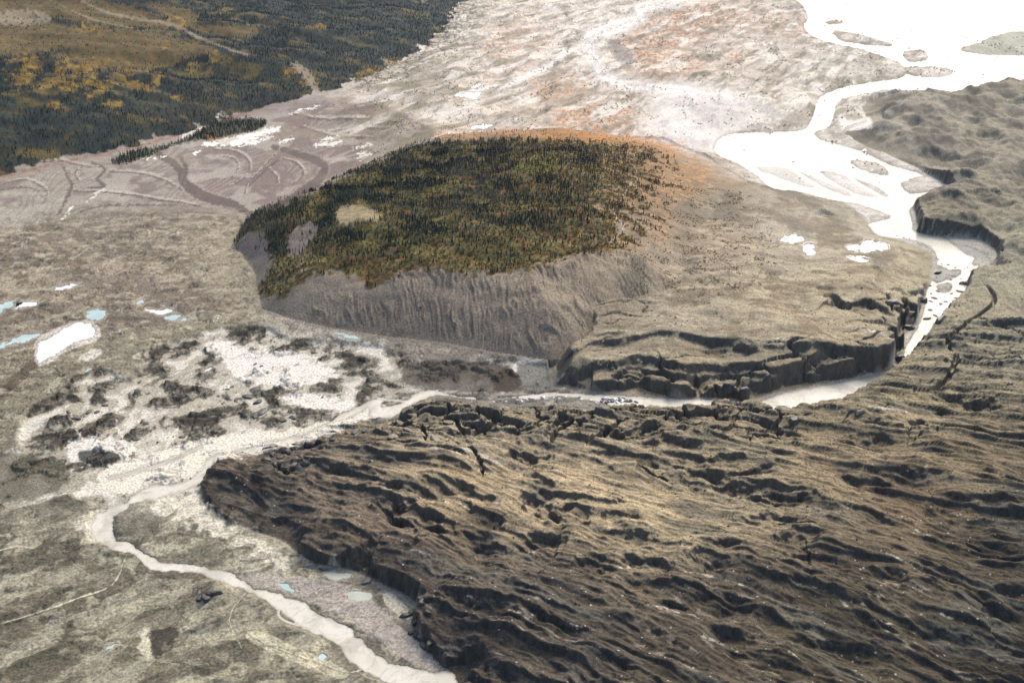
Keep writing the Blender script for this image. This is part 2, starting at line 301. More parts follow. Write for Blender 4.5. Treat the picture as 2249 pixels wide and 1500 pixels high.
gw1, gw2, gid = worley(X/26+nb1_*0.5, Y/15+nb2_*0.5, 8)
nm_ = np.clip(sstep(QY, 1010, 950)*sstep(QX, 820, 860)*sstep(QX, 1800, 1700)*sstep(QY, 820, 850)+np.exp(-(np.hypot((QX-640)/70, (QY-1000)/30))**4), 0, 1)
up1 = up1+nm_*((gid-0.5)*5-6.5*(1-sstep(gw2-gw1, 0.02, 0.13))+0.5*(1-gw1))
h = np.where(d_g1 > 0, up1*rise1, h)

# scarps: [top line left->right], drop, face width, recover distance ; elevations about z
nb1, nb2 = nb1_, nb2_; nb3 = fbm(X/14, Y/14, 3, 332)
def scarp(p, drop=6, face=3.0, rec=14, z=20):
    low_ = np.mean([q[1] for q in p]) > 1170
    drop = drop*(0.5 if low_ else 0.62); face = face*0.75; rec = rec*2.8
    L = smooth_line(world(p, z)); R = face+rec*3.5
    k = (X > L[:,0].min()-R) & (X < L[:,0].max()+R) & (Y > L[:,1].min()-R) & (Y < L[:,1].max()+R)
    x, y = X[k], Y[k]
    d, s, t = dist_line(x+n3[k]*1.5+nb1[k]*3, y+n2[k]*2.5+nb2[k]*4.5, L)
    tap = np.clip(4*t*(1-t), 0, 1)**0.8*np.clip(0.95+nb3[k]*0.9, 0.3, 1.3)
    e = s*d
    endk = (t <= 0.0005) | (t >= 0.9995)
    f = drop*(1+0.6*n2[k])*tap*sstep(e, 0, face)*np.exp(-np.maximum(e-face, 0)/rec)
    f = np.where(endk & (d > face), f*0, f)
    # raised lip behind the face
    lip = 0.2*drop*tap*np.exp(-np.maximum(-e, 0)/(rec*0.8))*(e < 0)
    h[k] = h[k]-f+np.where(endk, 0, lip)
def crack(p, depth=6, wd=1.6, z=20):
    L = smooth_line(world(p, z)); R = wd*3+4
    k = (X > L[:,0].min()-R) & (X < L[:,0].max()+R) & (Y > L[:,1].min()-R) & (Y < L[:,1].max()+R)
    d, s, t = dist_line(X[k]+n3[k]*1.2, Y[k]+n3[k]*1.2, L)
    tap = sstep(t, 0, 0.12)*sstep(1-t, 0, 0.12)
    h[k] = h[k]-depth*sstep(wd*(0.35+0.65*tap)*1.5-d, 0, wd)
for a in [
 ([(822,1066),(862,1052),(905,1060),(945,1070),(980,1092)],9,4,9),([(832,1088),(875,1080),(922,1096)],7,4,7),([(828,1083),(865,1110),(895,1135),(922,1152)],8,3,8),
 ([(915,1036),(955,1054),(1010,1074)],7,3,8),([(988,1047),(1030,1066),(1060,1077),(1105,1078)],8,4,8),([(1028,1082),(1055,1108),(1118,1120)],6,4,8),
 ([(925,1135),(955,1140),(985,1157)],7,5,8),([(925,1108),(965,1120),(1000,1135),(1012,1158)],8,5,9),([(990,1160),(1040,1163),(1090,1178),(1140,1192)],10,7,12),
 ([(1140,1175),(1165,1166),(1190,1180)],6,5,8),([(1160,1150),(1200,1158),(1240,1158),(1268,1173)],9,6,10),([(1158,1060),(1190,1074),(1220,1100),(1245,1128),(1270,1142)],10,5,9),
 ([(1155,1052),(1230,1074),(1310,1090),(1380,1085)],7,4,9),([(1210,1092),(1260,1100),(1318,1118)],6,4,8),([(1160,1000),(1190,1040),(1230,1058),(1280,1066)],8,4,8),
 ([(1312,1104),(1360,1114),(1425,1136)],7,5,9),([(1305,1143),(1370,1155),(1425,1162),(1505,1180)],7,4,10),([(1245,1222),(1290,1203),(1345,1212),(1370,1228)],10,7,12),
 ([(1365,1200),(1430,1214),(1485,1238)],8,5,12),([(1010,1290),(1070,1318),(1135,1335)],8,5,10),([(1160,1328),(1230,1358),(1300,1374)],8,5,12),
 ([(1060,1412),(1105,1436),(1160,1470)],9,5,9),([(1010,1420),(1060,1455),(1120,1492)],10,5,12),([(1280,1426),(1350,1444),(1400,1452)],7,4,10),([(1000,1370),(1030,1388),(1060,1385)],6,4,8),
 ([(640,1000),(690,1012),(740,1020),(810,1018)],5,3,8),([(760,985),(820,990),(880,1000),(950,1003)],5,3,8),([(690,1060),(740,1050),(790,1060)],4,3,8),
 ([(1500,1020),(1560,1028),(1605,1030),(1650,1021),(1705,1018)],9,4,9),([(1400,1000),(1450,1010),(1500,1015)],8,4,9),([(1420,985),(1480,985),(1530,995),(1600,992),(1680,1000)],8,4,10),
 ([(1550,1048),(1620,1050),(1690,1064),(1760,1070)],6,3,9),([(1640,1080),(1700,1077),(1745,1092),(1805,1085)],8,4,9),([(1840,1028),(1900,1043),(1965,1052)],8,4,9),
 ([(1900,1022),(2000,1034),(2085,1045)],8,4,10),([(1675,1190),(1720,1180),(1760,1168),(1815,1192)],11,8,10),([(1540,1186),(1590,1193),(1645,1212)],9,5,10),
 ([(1495,1238),(1530,1214),(1570,1227),(1615,1248)],11,7,12),([(1700,1238),(1780,1233),(1865,1250)],8,5,10),([(2100,1322),(2150,1310),(2200,1335),(2260,1348)],10,7,12),
 ([(1500,1303),(1590,1298),(1665,1330)],9,7,12),([(1900,1268),(1950,1272),(2000,1292)],7,5,10),([(1740,1392),(1850,1408),(1955,1425)],8,5,12),([(2165,1300),(2260,1308)],8,4,8),
 ([(2130,1170),(2180,1190),(2260,1225)],7,4,10),([(1850,1115),(1920,1125),(1990,1160)],6,4,10),([(2050,1080),(2120,1100),(2240,1110)],7,4,10),([(1620,1140),(1700,1130),(1760,1150)],6,4,9),
 ([(1400,1290),(1480,1310),(1560,1345)],7,5,12),([(1560,1380),(1650,1392),(1720,1410)],7,5,12),([(1330,1340),(1430,1362),(1500,1390)],6,5,12),([(1950,1380),(2060,1395),(2150,1420)],6,5,12),([(1640,1450),(1760,1462),(1880,1490)],6,5,12),([(1180,1430),(1250,1460),(1330,1490)],6,5,12),
 ([(900,895),(960,888),(1010,897)],8,4,8),([(955,940),(1000,930),(1050,955)],6,4,9),([(970,905),(1020,902),(1080,920),(1110,935)],8,4,7),([(1060,900),(1130,915),(1180,925)],8,4,7),([(1120,940),(1190,960),(1240,968)],5,4,9),
 ([(1195,965),(1200,932),(1240,905),(1290,900)],6,4,7),([(1270,968),(1330,935),(1420,922),(1480,930)],7,5,8),([(1330,905),(1380,893),(1430,905)],7,4,7),([(1380,960),(1450,945),(1510,965),(1560,960)],7,4,8),
 ([(1480,893),(1530,887),(1580,890),(1620,915)],8,5,8),([(1260,985),(1330,975),(1400,980)],5,4,8),([(1120,968),(1160,975),(1220,978)],8,4,6),
 ([(1600,940),(1680,930),(1740,950)],6,4,9),([(1680,905),(1730,925),(1780,945)],8,4,7),([(1860,960),(1930,945),(1990,965)],5,4,9),([(1970,930),(2020,915),(2060,940)],7,6,8),([(2040,900),(2075,888),(2095,905)],9,4,6),
 ([(2060,790),(2090,765),(2160,772),(2240,790)],9,10,14),([(2105,855),(2125,868),(2165,870),(2185,858)],12,5,10),([(1940,770),(2000,775),(2060,770)],3,6,10),([(2035,850),(2055,838),(2070,815)],7,3,7),
 ([(1785,648),(1830,646),(1855,664),(1905,658),(1935,676),(1970,700)],13,4,7),([(1770,640),(1800,630),(1840,632)],4,4,8),([(1945,622),(1980,618),(2010,640)],6,4,7),
 ([(1300,800),(1350,798),(1400,782),(1450,792),(1505,806),(1560,796),(1640,800),(1705,814)],9,4,6),([(1300,812),(1385,800),(1465,818),(1500,830),(1540,815),(1580,822)],12,12,10),([(1270,768),(1317,748),(1367,747),(1420,738)],5,3,8),([(1490,740),(1580,750),(1665,765)],6,3,8),([(1500,765),(1590,760),(1695,780)],5,3,8),
 ([(1700,780),(1760,772),(1830,768),(1900,775),(1960,790)],6,5,7),([(1720,800),(1790,785),(1880,790),(1950,812)],12,7,10),([(1240,790),(1260,800),(1300,812)],6,3,7),
 ([(1885,235),(1930,225),(1960,228)],14,20,22),([(1990,320),(2060,318),(2120,335),(2200,340)],10,14,20),([(1960,270),(2030,262),(2100,272)],8,14,20),([(2100,300),(2160,288),(2240,305)],12,16,20),([(2060,440),(2140,425),(2240,420)],8,10,20),([(2180,228),(2240,220),(2300,225)],10,16,22),([(2160,390),(2250,380)],7,10,16),
 ([(1780,450),(1810,440),(1850,448)],9,5,8),([(2010,500),(2050,498),(2130,505),(2180,530),(2200,570)],6,4,8)]:
    scarp(*a)
for p, dpt, wd in [([(925,905),(935,960)],9,1.3),([(1462,820),(1456,868)],12,1.6),([(1212,962),(1222,935),(1262,908)],8,1.5),([(1290,962),(1320,945),(1340,925)],6,1.5),
 ([(2165,622),(2186,655),(2140,690),(2085,735),(2106,757)],5,1.7),([(2106,757),(2092,808),(2056,842)],5,1.8),([(2140,690),(2200,710),(2249,728)],5,1.3),([(1530,800),(1545,842)],8,1.5),([(1570,812),(1585,840),(1560,850)],8,1.5),([(1600,830),(1615,870)],9,1.5),([(1990,640),(1985,690),(1975,740)],9,2.4),([(1950,640),(1960,690)],5,1.2),
 ([(1400,1012),(1470,1040)],5,1.2),([(1700,1156),(1800,1166)],5,1.2),([(2120,1190),(2180,1215),(2249,1240)],5,1.5),([(1000,950),(1050,1000),(1060,1040)],4,1.2),([(600,1000),(625,1020),(660,1025)],5,1.4),([(650,975),(665,1000),(700,1010)],5,1.4),([(880,925),(905,945)],6,1.5),([(860,960),(920,965)],5,1.3),([(1000,900),(1010,925),(1040,940)],6,1.4),([(1860,680),(1930,700),(1945,712)],4,1.3)]:
    crack(p, dpt, wd)
# dirt pit on the lower plain
for (px, py, r, dp) in [(365,1405,17,-5),(150,1095,10,3),(225,1000,14,4),(115,930,10,3),(470,1302,13,4)]:
    x0, y0 = at(px, py); kd = np.hypot((X-x0)/r, (Y-y0)/(r*0.8))+n2*0.5; h = h+dp*np.exp(-kd**3)
# water beds
WZ = -0.25
bank = sstep(d_rv, -14, 0)
low = (d_g1 < 0) & (d_g2 < 0) & (d_sl < 0)
h = np.where(low, h*(1-0.8*bank), h)
h = np.where(d_rv > 0, np.minimum(h, WZ-0.05-0.12*np.clip(d_rv, 0, 10)), np.where(h < WZ+0.12, WZ+0.12, h))
pond_z = []
for (lab, p, kind), d in zip(PONDS, d_pd):
    k = d > 0
    # ponds above the plain lie at their own level
    zz = float(np.percentile(h[k], 30)) if k.any() else 0.0
    if d_g2[k].max() < 0 and zz < 2.0: zz = 0.1
    b = sstep(d, -10, 0); h = h*(1-b)+np.maximum(zz+0.25, h*0.0+zz+0.25)*b
    h = np.where(k, np.minimum(h, zz-0.05-0.1*np.clip(d, 0, 8)), h); pond_z.append(zz)
H0 = h
PX, PY = project(X, Y, H0)

# ---------------------------------------------------------------- ground colour, with some haze, vignette and gully shade painted in
def idw(pts, pw=3.0):
    acc = np.zeros(X.shape+(3,)); ws = np.zeros(X.shape)
    for px, py, c in pts:
        d2 = ((PX-px)**2+((PY-py)*1.3)**2+900.0); w_ = d2**(-pw/2); acc += w_[..., None]*lin(c); ws += w_
    return acc/ws[..., None]
base = idw([(100,420,(158,150,137)),(300,400,(156,146,134)),(500,380,(150,138,129)),(620,300,(146,132,124)),(800,290,(150,136,128)),(100,560,(146,133,113)),(350,580,(144,131,112)),(520,560,(162,151,128)),(250,660,(148,135,118)),(450,650,(152,139,120)),
 (200,800,(140,132,112)),(60,850,(135,128,105)),(400,740,(135,128,110)),(600,820,(200,194,180)),(450,900,(160,152,136)),(250,950,(160,154,136)),(100,1050,(98,95,80)),(700,900,(175,168,154)),(350,1020,(200,194,176)),
 (100,1200,(114,110,94)),(300,1300,(122,117,100)),(100,1400,(108,103,84)),(0,1500,(92,88,70)),(350,1450,(124,118,98)),(450,1380,(144,137,118)),(600,1450,(148,142,120)),(450,1180,(165,158,138)),(640,1250,(170,162,145)),(800,1350,(165,156,146)),(700,1400,(150,142,124)),(900,1440,(160,152,138)),
 (1000,230,(222,212,198)),(1150,100,(230,220,208)),(1300,60,(235,226,216)),(1450,150,(222,205,190)),(1250,250,(205,190,172)),(1500,260,(236,228,218)),(1650,150,(215,206,192)),(1700,60,(210,202,190)),(1900,150,(205,200,188)),(1650,250,(222,214,200)),(900,200,(195,186,172)),(850,250,(200,190,176)),(1600,40,(215,200,186)),(1050,10,(215,205,190)),(1800,200,(218,212,200)),(1750,360,(225,220,208)),(2150,560,(180,176,164)),  # far plain: haze whitening is painted into these pale tones
 (1000,800,(135,127,115)),(850,830,(125,120,108)),(1150,850,(120,117,108)),(1100,780,(138,130,118))])
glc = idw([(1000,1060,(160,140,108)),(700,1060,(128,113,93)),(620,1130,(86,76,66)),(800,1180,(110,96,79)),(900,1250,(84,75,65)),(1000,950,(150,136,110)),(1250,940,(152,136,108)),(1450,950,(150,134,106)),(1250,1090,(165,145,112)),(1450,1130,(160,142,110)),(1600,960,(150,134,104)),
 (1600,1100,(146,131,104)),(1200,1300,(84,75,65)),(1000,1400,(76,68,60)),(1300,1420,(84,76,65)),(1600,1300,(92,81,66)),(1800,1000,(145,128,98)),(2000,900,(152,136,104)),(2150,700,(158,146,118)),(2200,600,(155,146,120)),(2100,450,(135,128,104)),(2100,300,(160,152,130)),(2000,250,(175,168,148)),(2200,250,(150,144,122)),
 (2000,1100,(120,102,78)),(1900,1250,(88,78,62)),(2200,1200,(76,68,54)),(2200,1400,(62,56,43)),(1800,1430,(78,70,54)),(1500,1450,(80,71,58)),(2260,1500,(52,48,37)),(2100,1000,(130,114,86)),  # lower right: darker brown debris, with lens vignette painted into the tones
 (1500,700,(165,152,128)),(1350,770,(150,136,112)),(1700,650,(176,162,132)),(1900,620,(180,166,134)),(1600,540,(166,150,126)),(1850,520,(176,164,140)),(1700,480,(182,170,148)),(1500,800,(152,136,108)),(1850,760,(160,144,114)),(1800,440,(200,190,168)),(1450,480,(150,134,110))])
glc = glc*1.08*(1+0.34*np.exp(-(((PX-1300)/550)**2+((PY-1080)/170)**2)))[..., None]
hic = idw([(560,540,(122,112,102)),(650,650,(142,131,115)),(800,680,(132,121,106)),(950,660,(134,122,108)),(1100,680,(136,124,108)),(1250,650,(144,131,113)),(1350,700,(138,126,108)),(1400,600,(146,133,113)),(1150,760,(134,122,108)),(900,740,(130,119,105)),(1400,520,(150,134,112)),(1550,500,(148,130,106)),(1600,600,(150,135,112)),(1400,400,(148,122,86)),(1550,420,(150,128,96)),(1300,340,(160,124,80)),(1650,560,(156,141,118)),(700,720,(138,126,110))])
isg = (d_g1 > 0) | ((d_g2 > 0) & (d_hl < 0))
kg = sstep(np.maximum(d_g1, np.where((d_hl < 0) | (X > 60), d_g2, -99)), 0, 3)[..., None]
k2 = (sstep(d_g2, -30, 30)*sstep(QX, 1350, 1450))[..., None]
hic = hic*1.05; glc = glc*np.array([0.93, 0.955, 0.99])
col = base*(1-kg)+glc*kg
kh = ((sstep(d_hl, -6, 4)*(1-sstep(X, 120, 260))+sstep(d_hl+n1*40, -50, 60)*sstep(X, 120, 260))*sstep(d_g2, 60, 0))[..., None]
hmix = hic
col = col*(1-kh)+hmix*kh
kk = (sstep(d_hl, 0, 40)*sstep(d_g2, 0, 60))[..., None]; col = col*(1-kk)+(0.5*hic+0.5*glc)*kk
ROUGH = np.full(X.shape, 0.85); VEG = np.zeros(X.shape)
fn = fbm(X/3.2, Y/3.2, 3, 100); n4 = fbm(X/24, Y/24, 5, 101); n5 = fbm(X/9, Y/9, 4, 102)
dfar = sstep(Y, 1100, 1800)
# streaks that follow the slopes and old water lines
sc_ = np.clip(np.hypot(X, Y)/900, 0.6, 3)
nw1 = fbm(X/30/sc_, Y/40/sc_, 3, 105); nw2 = fbm(X/26/sc_, Y/36/sc_, 3, 106)
big = fbm(X/85+n1*0.5, Y/150, 5, 107)
sx = fbm(X/70+n1*0.6, Y/16+n1*0.8, 5, 103)
col *= (1+0.35*sx+0.25*n5+0.12*fn+0.45*big*dfar)[..., None]
def mixc(m, c, a=1.0):
    global col
    m = np.clip(m*a, 0, 1)[..., None]; col = col*(1-m)+lin(c)*m
def pmask(poly, feather=8, wobble=10, seed=5, sm=True, nz=None):
    p = smooth_line(poly, True, 3) if sm else np.array(poly, float)
    d = sdf(PX, PY, p, feather+wobble*2+20)
    nn = (n5*0.7+fn*0.3) if nz is None else nz
    return sstep(d+nn*wobble*2, -feather*0.5, feather*0.5)
def lmask(p, wd, feather=1.5, wobble=2.0):
    L = smooth_line(p); R = wd+feather+wobble*3+5
    k = (PX > L[:,0].min()-R) & (PX < L[:,0].max()+R) & (PY > L[:,1].min()-R) & (PY < L[:,1].max()+R)
    m = np.zeros(X.shape); d, _, t = dist_line(PX[k]+nw1[k]*wobble*1.6, PY[k]+nw2[k]*wobble*0.8, L); m[k] = sstep(wd*(0.5+0.5*np.sin(np.pi*np.clip(t, 0.08, 0.92)))-d+(n5[k]*0.6+fn[k]*.4)*wobble*2, 0, feather); return m
# left outwash: swirling pale bars and mauve channels
OUT = [(-200,410),(0,400),(200,350),(420,310),(480,300),(600,250),(760,215),(870,245),(960,300),(860,340),(700,410),(560,470),(520,460),(420,450),(200,470),(0,510),(-200,540)]
mo = pmask(OUT, 12, 6)
swirl = fbm(X/110+0.5*fbm(X/150, Y/260, 2, 112), Y/290, 2, 110)+0.05*fbm(X/30, Y/60, 3, 113)
iso = np.abs(((swirl*7.0) % 1.0)-0.5)*2
mauve = pmask([(440,395),(560,350),(560,240),(760,215),(960,300),(860,345),(700,415),(560,470),(500,450)], 30, 14)
mixc(mo*mauve, (136,121,112), 0.75)
mixc(mo*sstep(iso, 0.70, 0.95), (116,104,96), 0.55)
mixc(mo*sstep(iso, 0.35, 0.08), (172,163,150), 0.5)
mixc(mo*sstep(np.abs(((swirl*23) % 1.0)-0.5)*2, 0.8, 0.95)*sstep(n5, -0.1, 0.2), (124,112,102), 0.4)
mixc(mo*sstep(fbm(X/90, Y/160, 4, 111)+0.22*sstep(PX, 350, 850), 0.10, 0.22), (128,113,105), 0.8)
mixc(mo*sstep(fbm(X/70, Y/90, 5, 114), 0.10, 0.25), (182,174,160), 0.6)
for p, wd in [([(345,340),(392,372),(405,405),(450,432),(510,450),(550,470)],13),([(600,322),(660,342),(708,362),(706,385),(680,410),(630,442),(570,462)],11),([(540,415),(570,385),(612,350)],5),([(135,362),(150,392),(158,412),(130,470)],5),([(200,358),(232,372),(212,395),(228,412),(150,418)],4.5),([(-20,418),(60,412),(90,424)],3),([(395,345),(408,375),(400,400)],6),([(545,470),(540,500),(520,480)],8),([(150,480),(210,455),(330,450),(440,455)],3),([(40,345),(100,385)],2)]:
    mixc(lmask(p, wd*1.35, 4, 7), (176,166,152), 0.5); mixc(lmask(p, wd, 2, 5), (104,91,84), 0.95)
for p, wd in [([(470,330),(520,335),(548,360),(535,390),(500,412)],2.2),([(482,345),(512,350),(522,370),(500,396)],1.6),([(615,325),(600,345),(575,372),(545,402),(538,425)],2.6),([(622,350),(652,360),(666,385),(640,407)],2.2),([(10,402),(60,396),(102,420),(95,445)],2),([(60,360),(130,354),(200,370)],2),([(240,376),(330,386),(400,420)],2),([(160,420),(260,425),(350,440),(430,452)],2.4),([(180,365),(165,380),(175,400)],1.8),([(590,372),(610,395),(590,425)],2),([(640,250),(700,262),(780,262),(880,268)],3),([(720,290),(790,282),(900,285)],2.5),([(660,280),(740,300),(830,305)],2.5)]:
    mixc(lmask([(a+3, b-4) for a, b in p], wd*1.6, 2, 4), (196,187,174), 0.75); mixc(lmask(p, wd*1.1, 1.5, 4), (98,85,78), 0.9)
for p, wd in [([(455,316),(520,308),(580,290),(610,283)],9),([(480,322),(560,312),(600,300)],4),([(615,312),(645,306)],3),([(690,320),(745,312)],4.5),([(700,310),(738,300)],3),([(775,330),(815,320)],3),([(785,350),(815,340)],4.5),([(785,342),(818,335)],3),([(400,300),(450,278)],5),([(430,265),(470,256)],2.5),([(425,340),(440,332)],3),([(160,455),(120,500)],2.2),([(190,440),(230,415)],2.5),([(300,350),(360,345)],1.5),([(700,232),(640,250)],2)]:
    mixc(lmask(p, wd*1.15, 1.5, 8), (250,244,232), 0.95)
# plain between outwash and silt basin
MIDH = 1
MID = [(-200,520),(0,500),(200,470),(420,460),(520,480),(560,640),(570,720),(420,740),(200,820),(0,880),(-200,900)]
mm = pmask(MID, 20, 10)
mixc(mm*sstep(sx+0.4*n4+0.5*big, 0.0, 0.25), (108,98,87), 0.75)
mixc(mm*sstep(-sx+0.4*n4-0.5*big, 0.05, 0.25), (170,159,136), 0.6)
mixc(mm*sstep(fbm(X/60, Y/11+n1, 4, 120), 0.08, 0.3), (186,177,154), 0.45)
marm = fbm(X/70+1.3*fbm(X/90, Y/90, 3, 124), Y/55+1.3*fbm(X/80, Y/80, 3, 125), 4, 126)
mixc(mm*(1-sstep(np.abs(((marm*6) % 1.0)-0.5), 0.05, 0.18)), (104,93,78), 0.5); mixc(mm*sstep(marm, 0.08, 0.2), (178,166,142), 0.5); mixc(mm*sstep(marm, -0.08, -0.22), (112,100,86), 0.55)
mixc(mm*sstep(fbm(X/24, Y/30, 5, 121)+0.2*big, 0.12, 0.25), (104,94,74), 0.6)
mixc(mm*sstep(fbm(X/45, Y/60, 5, 122), 0.05, 0.2), (136,124,110), 0.6); mixc(mm*sstep(np.abs(fbm(X/60, Y/45, 4, 123)), 0.03, 0.0), (94,82,62), 0.6)
mixc(pmask([(400,530),(520,500),(555,600),(570,700),(500,690),(430,600)], 20, 18), (180,169,142), 0.45)
mixc(lmask([(-20,880),(40,830),(90,790)], 14, 5, 5), (88,76,62), 0.8); mixc(lmask([(110,705),(220,700),(300,700),(380,715)], 9, 5, 5), (92,80,66), 0.6)
mixc(pmask([(-50,940),(60,860),(200,740),(420,700),(560,705),(560,725),(380,745),(290,790),(160,830),(60,900),(-50,1000)], 14, 5), (140,133,112), 0.6)
for p in [[(80,795),(78,750),(130,718),(190,703),(218,720),(214,748),(150,770),(100,802)],[(170,790),(200,768),(226,772),(205,790)]]:
    mixc(pmask(p, 5, 2.5), (222,214,200), 0.9)
# silt basin: white silt between dark mounds
mb = sstep(d_bs, -2, 3)
sil = sstep(silt_noise+0.05*fn, 0.05, 0.0)
mixc(mb, (192,184,166), 0.6)
mixc(mb*(1-sil), (104,99,86), 0.80); mixc(mb*(1-sil)*sstep(bid, 0.5, 0.7), (140,134,118), 0.55); mixc(mb*(1-sil)*(1-sstep(bw2-bw1, 0.03, 0.12)), (58,54,48), 0.7); mixc(mb*(1-sil)*sstep(bcid, 0.8, 0.85), (66,62,54), 0.6)
mixc(mb*sstep(silt_noise+0.2*n5, 0.16, 0.28), (62,58,50), 0.85)
mixc(mb*sstep(silt_noise, -0.12, -0.28), (222,216,202), 0.85)
for p in [[(490,745),(560,770),(640,770),(720,800),(740,830),(640,850),(520,830),(490,790),(450,760)],[(620,865),(700,870),(780,885),(760,900),(640,890)],[(240,1020),(330,1000),(400,980),(500,960),(600,950),(580,985),(480,1000),(400,1030),(300,1045),(250,1045)],[(150,970),(240,960),(300,985),(240,1010),(160,1010)]]:
    mixc(pmask(p, 6, 9)*sstep(n5+0.5*n2+0.3, -0.25, 0.2), (238,232,220), 0.85)
for p, wd in [([(150,900),(165,940),(200,985),(250,1010)],2.5),([(265,880),(255,930),(275,970),(265,1010)],6),([(330,905),(300,930),(270,935)],4),([(390,940),(370,975),(350,1010)],5),([(200,1020),(120,1040),(40,1040)],3),([(820,905),(850,890),(940,860),(990,862)],4)]:
    mixc(lmask(p, wd*0.7, 2.5, 9), (230,222,204), 0.8)
for p in [[(215,1045),(260,1010),(330,1000),(400,975),(470,960),(560,948),(640,945),(720,925),(780,905),(830,885),(850,905),(790,925),(740,950),(690,965),(620,985),(560,1000),(470,1012),(440,1050),(380,1075),(300,1080),(260,1085),(230,1070)],[(330,1105),(400,1085),(440,1085),(440,1110),(480,1150),(540,1175),(600,1200),(560,1210),(470,1175),(400,1130),(350,1130)],[(205,1120),(235,1125),(215,1190),(180,1180),(165,1150)]]:
    mixc(pmask(p, 5, 10)*sstep(n5*.7+n2*.4+.25, -0.12, 0.02), (232,224,206), 0.9)
mixc(pmask([(900,800),(1000,790),(1100,800),(1140,830),(1140,862),(1000,862),(900,850),(880,820)], 12, 6), (80,74,66), 0.85)
mixc(pmask([(1140,800),(1210,800),(1230,850),(1160,862),(1140,840)], 8, 4), (120,118,110), 0.9)
mixc(pmask([(1090,820),(1130,815),(1145,845),(1110,860),(1085,855)], 5, 4), (70,60,50), 0.9)
# lower-left streaked plain
ml = sstep(QY, 1080, 1180)*sstep(d_g1, 0, -4)*sstep(QX, 1050, 950)*sstep(d_rv, -0, -6)
mixc(ml*sstep(streak+0.25*n5, 0.0, 0.3), (102,98,82), 0.6)
mixc(ml*sstep(streak+0.2*n5, -0.08, -0.32), (176,169,146), 0.55)
for (ua_, va_, sd2, th, cc, al) in [(40,26,133,0.10,(90,86,72),0.6),(18,12,134,0.16,(104,98,80),0.6),(30,20,135,0.14,(188,181,158),0.5)]:
    mixc(ml*sstep(fbm(us/ua_+n1, vs/va_, 6, sd2), th, th+0.08), cc, al)
marb = fbm(us/48+1.2*fbm(us/60, vs/50, 3, 136), vs/26+1.2*fbm(us/50, vs/40, 3, 137), 4, 138)
mixc(ml*(1-sstep(np.abs(((marb*6) % 1.0)-0.5), 0.05, 0.16)), (92,87,72), 0.45); mixc(ml*sstep(marb, 0.08, 0.2), (190,183,160), 0.4); mixc(ml*sstep(marb, -0.08, -0.22), (92,88,74), 0.5)
sl2 = fbm(us/15+n1, vs/8, 4, 130)
mixc(ml*sstep(sl2, 0.15, 0.35), (98,93,79), 0.4); mixc(ml*sstep(np.abs(fbm(us/60+n1, vs/30, 4, 131)), 0.025, 0.0), (84,78,62), 0.7)
mixc(ml*sstep(fbm(us/26+n1*1.5, vs/14+n2, 5, 132), 0.16, 0.34), (200,194,166), 0.5)
for p in [[(350,1085),(430,1075),(500,1150),(600,1200),(640,1240),(600,1250),(520,1200),(420,1160),(340,1110)]]:
    mixc(pmask(p, 10, 12)*sstep(n5+0.3*n3, -0.15, 0.1), (226,218,196), 0.8)
mixc(pmask([(480,1262),(560,1262),(700,1270),(800,1300),(850,1350),(930,1420),(960,1465),(900,1455),(800,1380),(700,1330),(600,1290)], 5, 3), (178,168,158), 0.8)
mixc(pmask([(855,1300),(880,1320),(900,1345),(895,1360),(860,1340),(840,1310)], 3, 3), (220,212,188), 0.9)
mixc(pmask([(310,1385),(330,1385),(335,1430),(322,1445),(305,1420)], 5, 9), (214,208,180), 0.9); mixc(pmask([(330,1385),(390,1380),(395,1400),(365,1430),(335,1435)], 5, 12), (58,54,46), 0.9)
mixc(pmask([(570,1385),(650,1420),(760,1470),(740,1490),(640,1450),(540,1400)], 4, 3), (205,198,168), 0.8)
mixc(pmask([(175,990),(250,992),(262,1010),(220,1022),(180,1012)], 3, 2), (70,66,56), 0.9)
mixc(pmask([(-40,1000),(120,1010),(150,1060),(60,1100),(-40,1090)], 10, 8), (96,92,74), 0.8)
# creases, pans and rills on the plain
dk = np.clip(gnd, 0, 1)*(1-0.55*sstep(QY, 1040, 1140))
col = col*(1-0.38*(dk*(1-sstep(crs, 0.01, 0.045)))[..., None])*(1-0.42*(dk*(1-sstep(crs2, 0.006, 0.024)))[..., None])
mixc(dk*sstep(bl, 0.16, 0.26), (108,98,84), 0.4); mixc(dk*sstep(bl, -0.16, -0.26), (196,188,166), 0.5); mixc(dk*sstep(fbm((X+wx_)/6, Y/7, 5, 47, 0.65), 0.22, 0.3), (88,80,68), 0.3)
for p in RILLS:
    mixc(lmask([(a+2, b+3) for a, b in p], 3.0, 2, 2.0), (92,87,70), 0.5); mixc(lmask(p, 1.9, 1.3, 1.6), (214,207,184), 0.85)
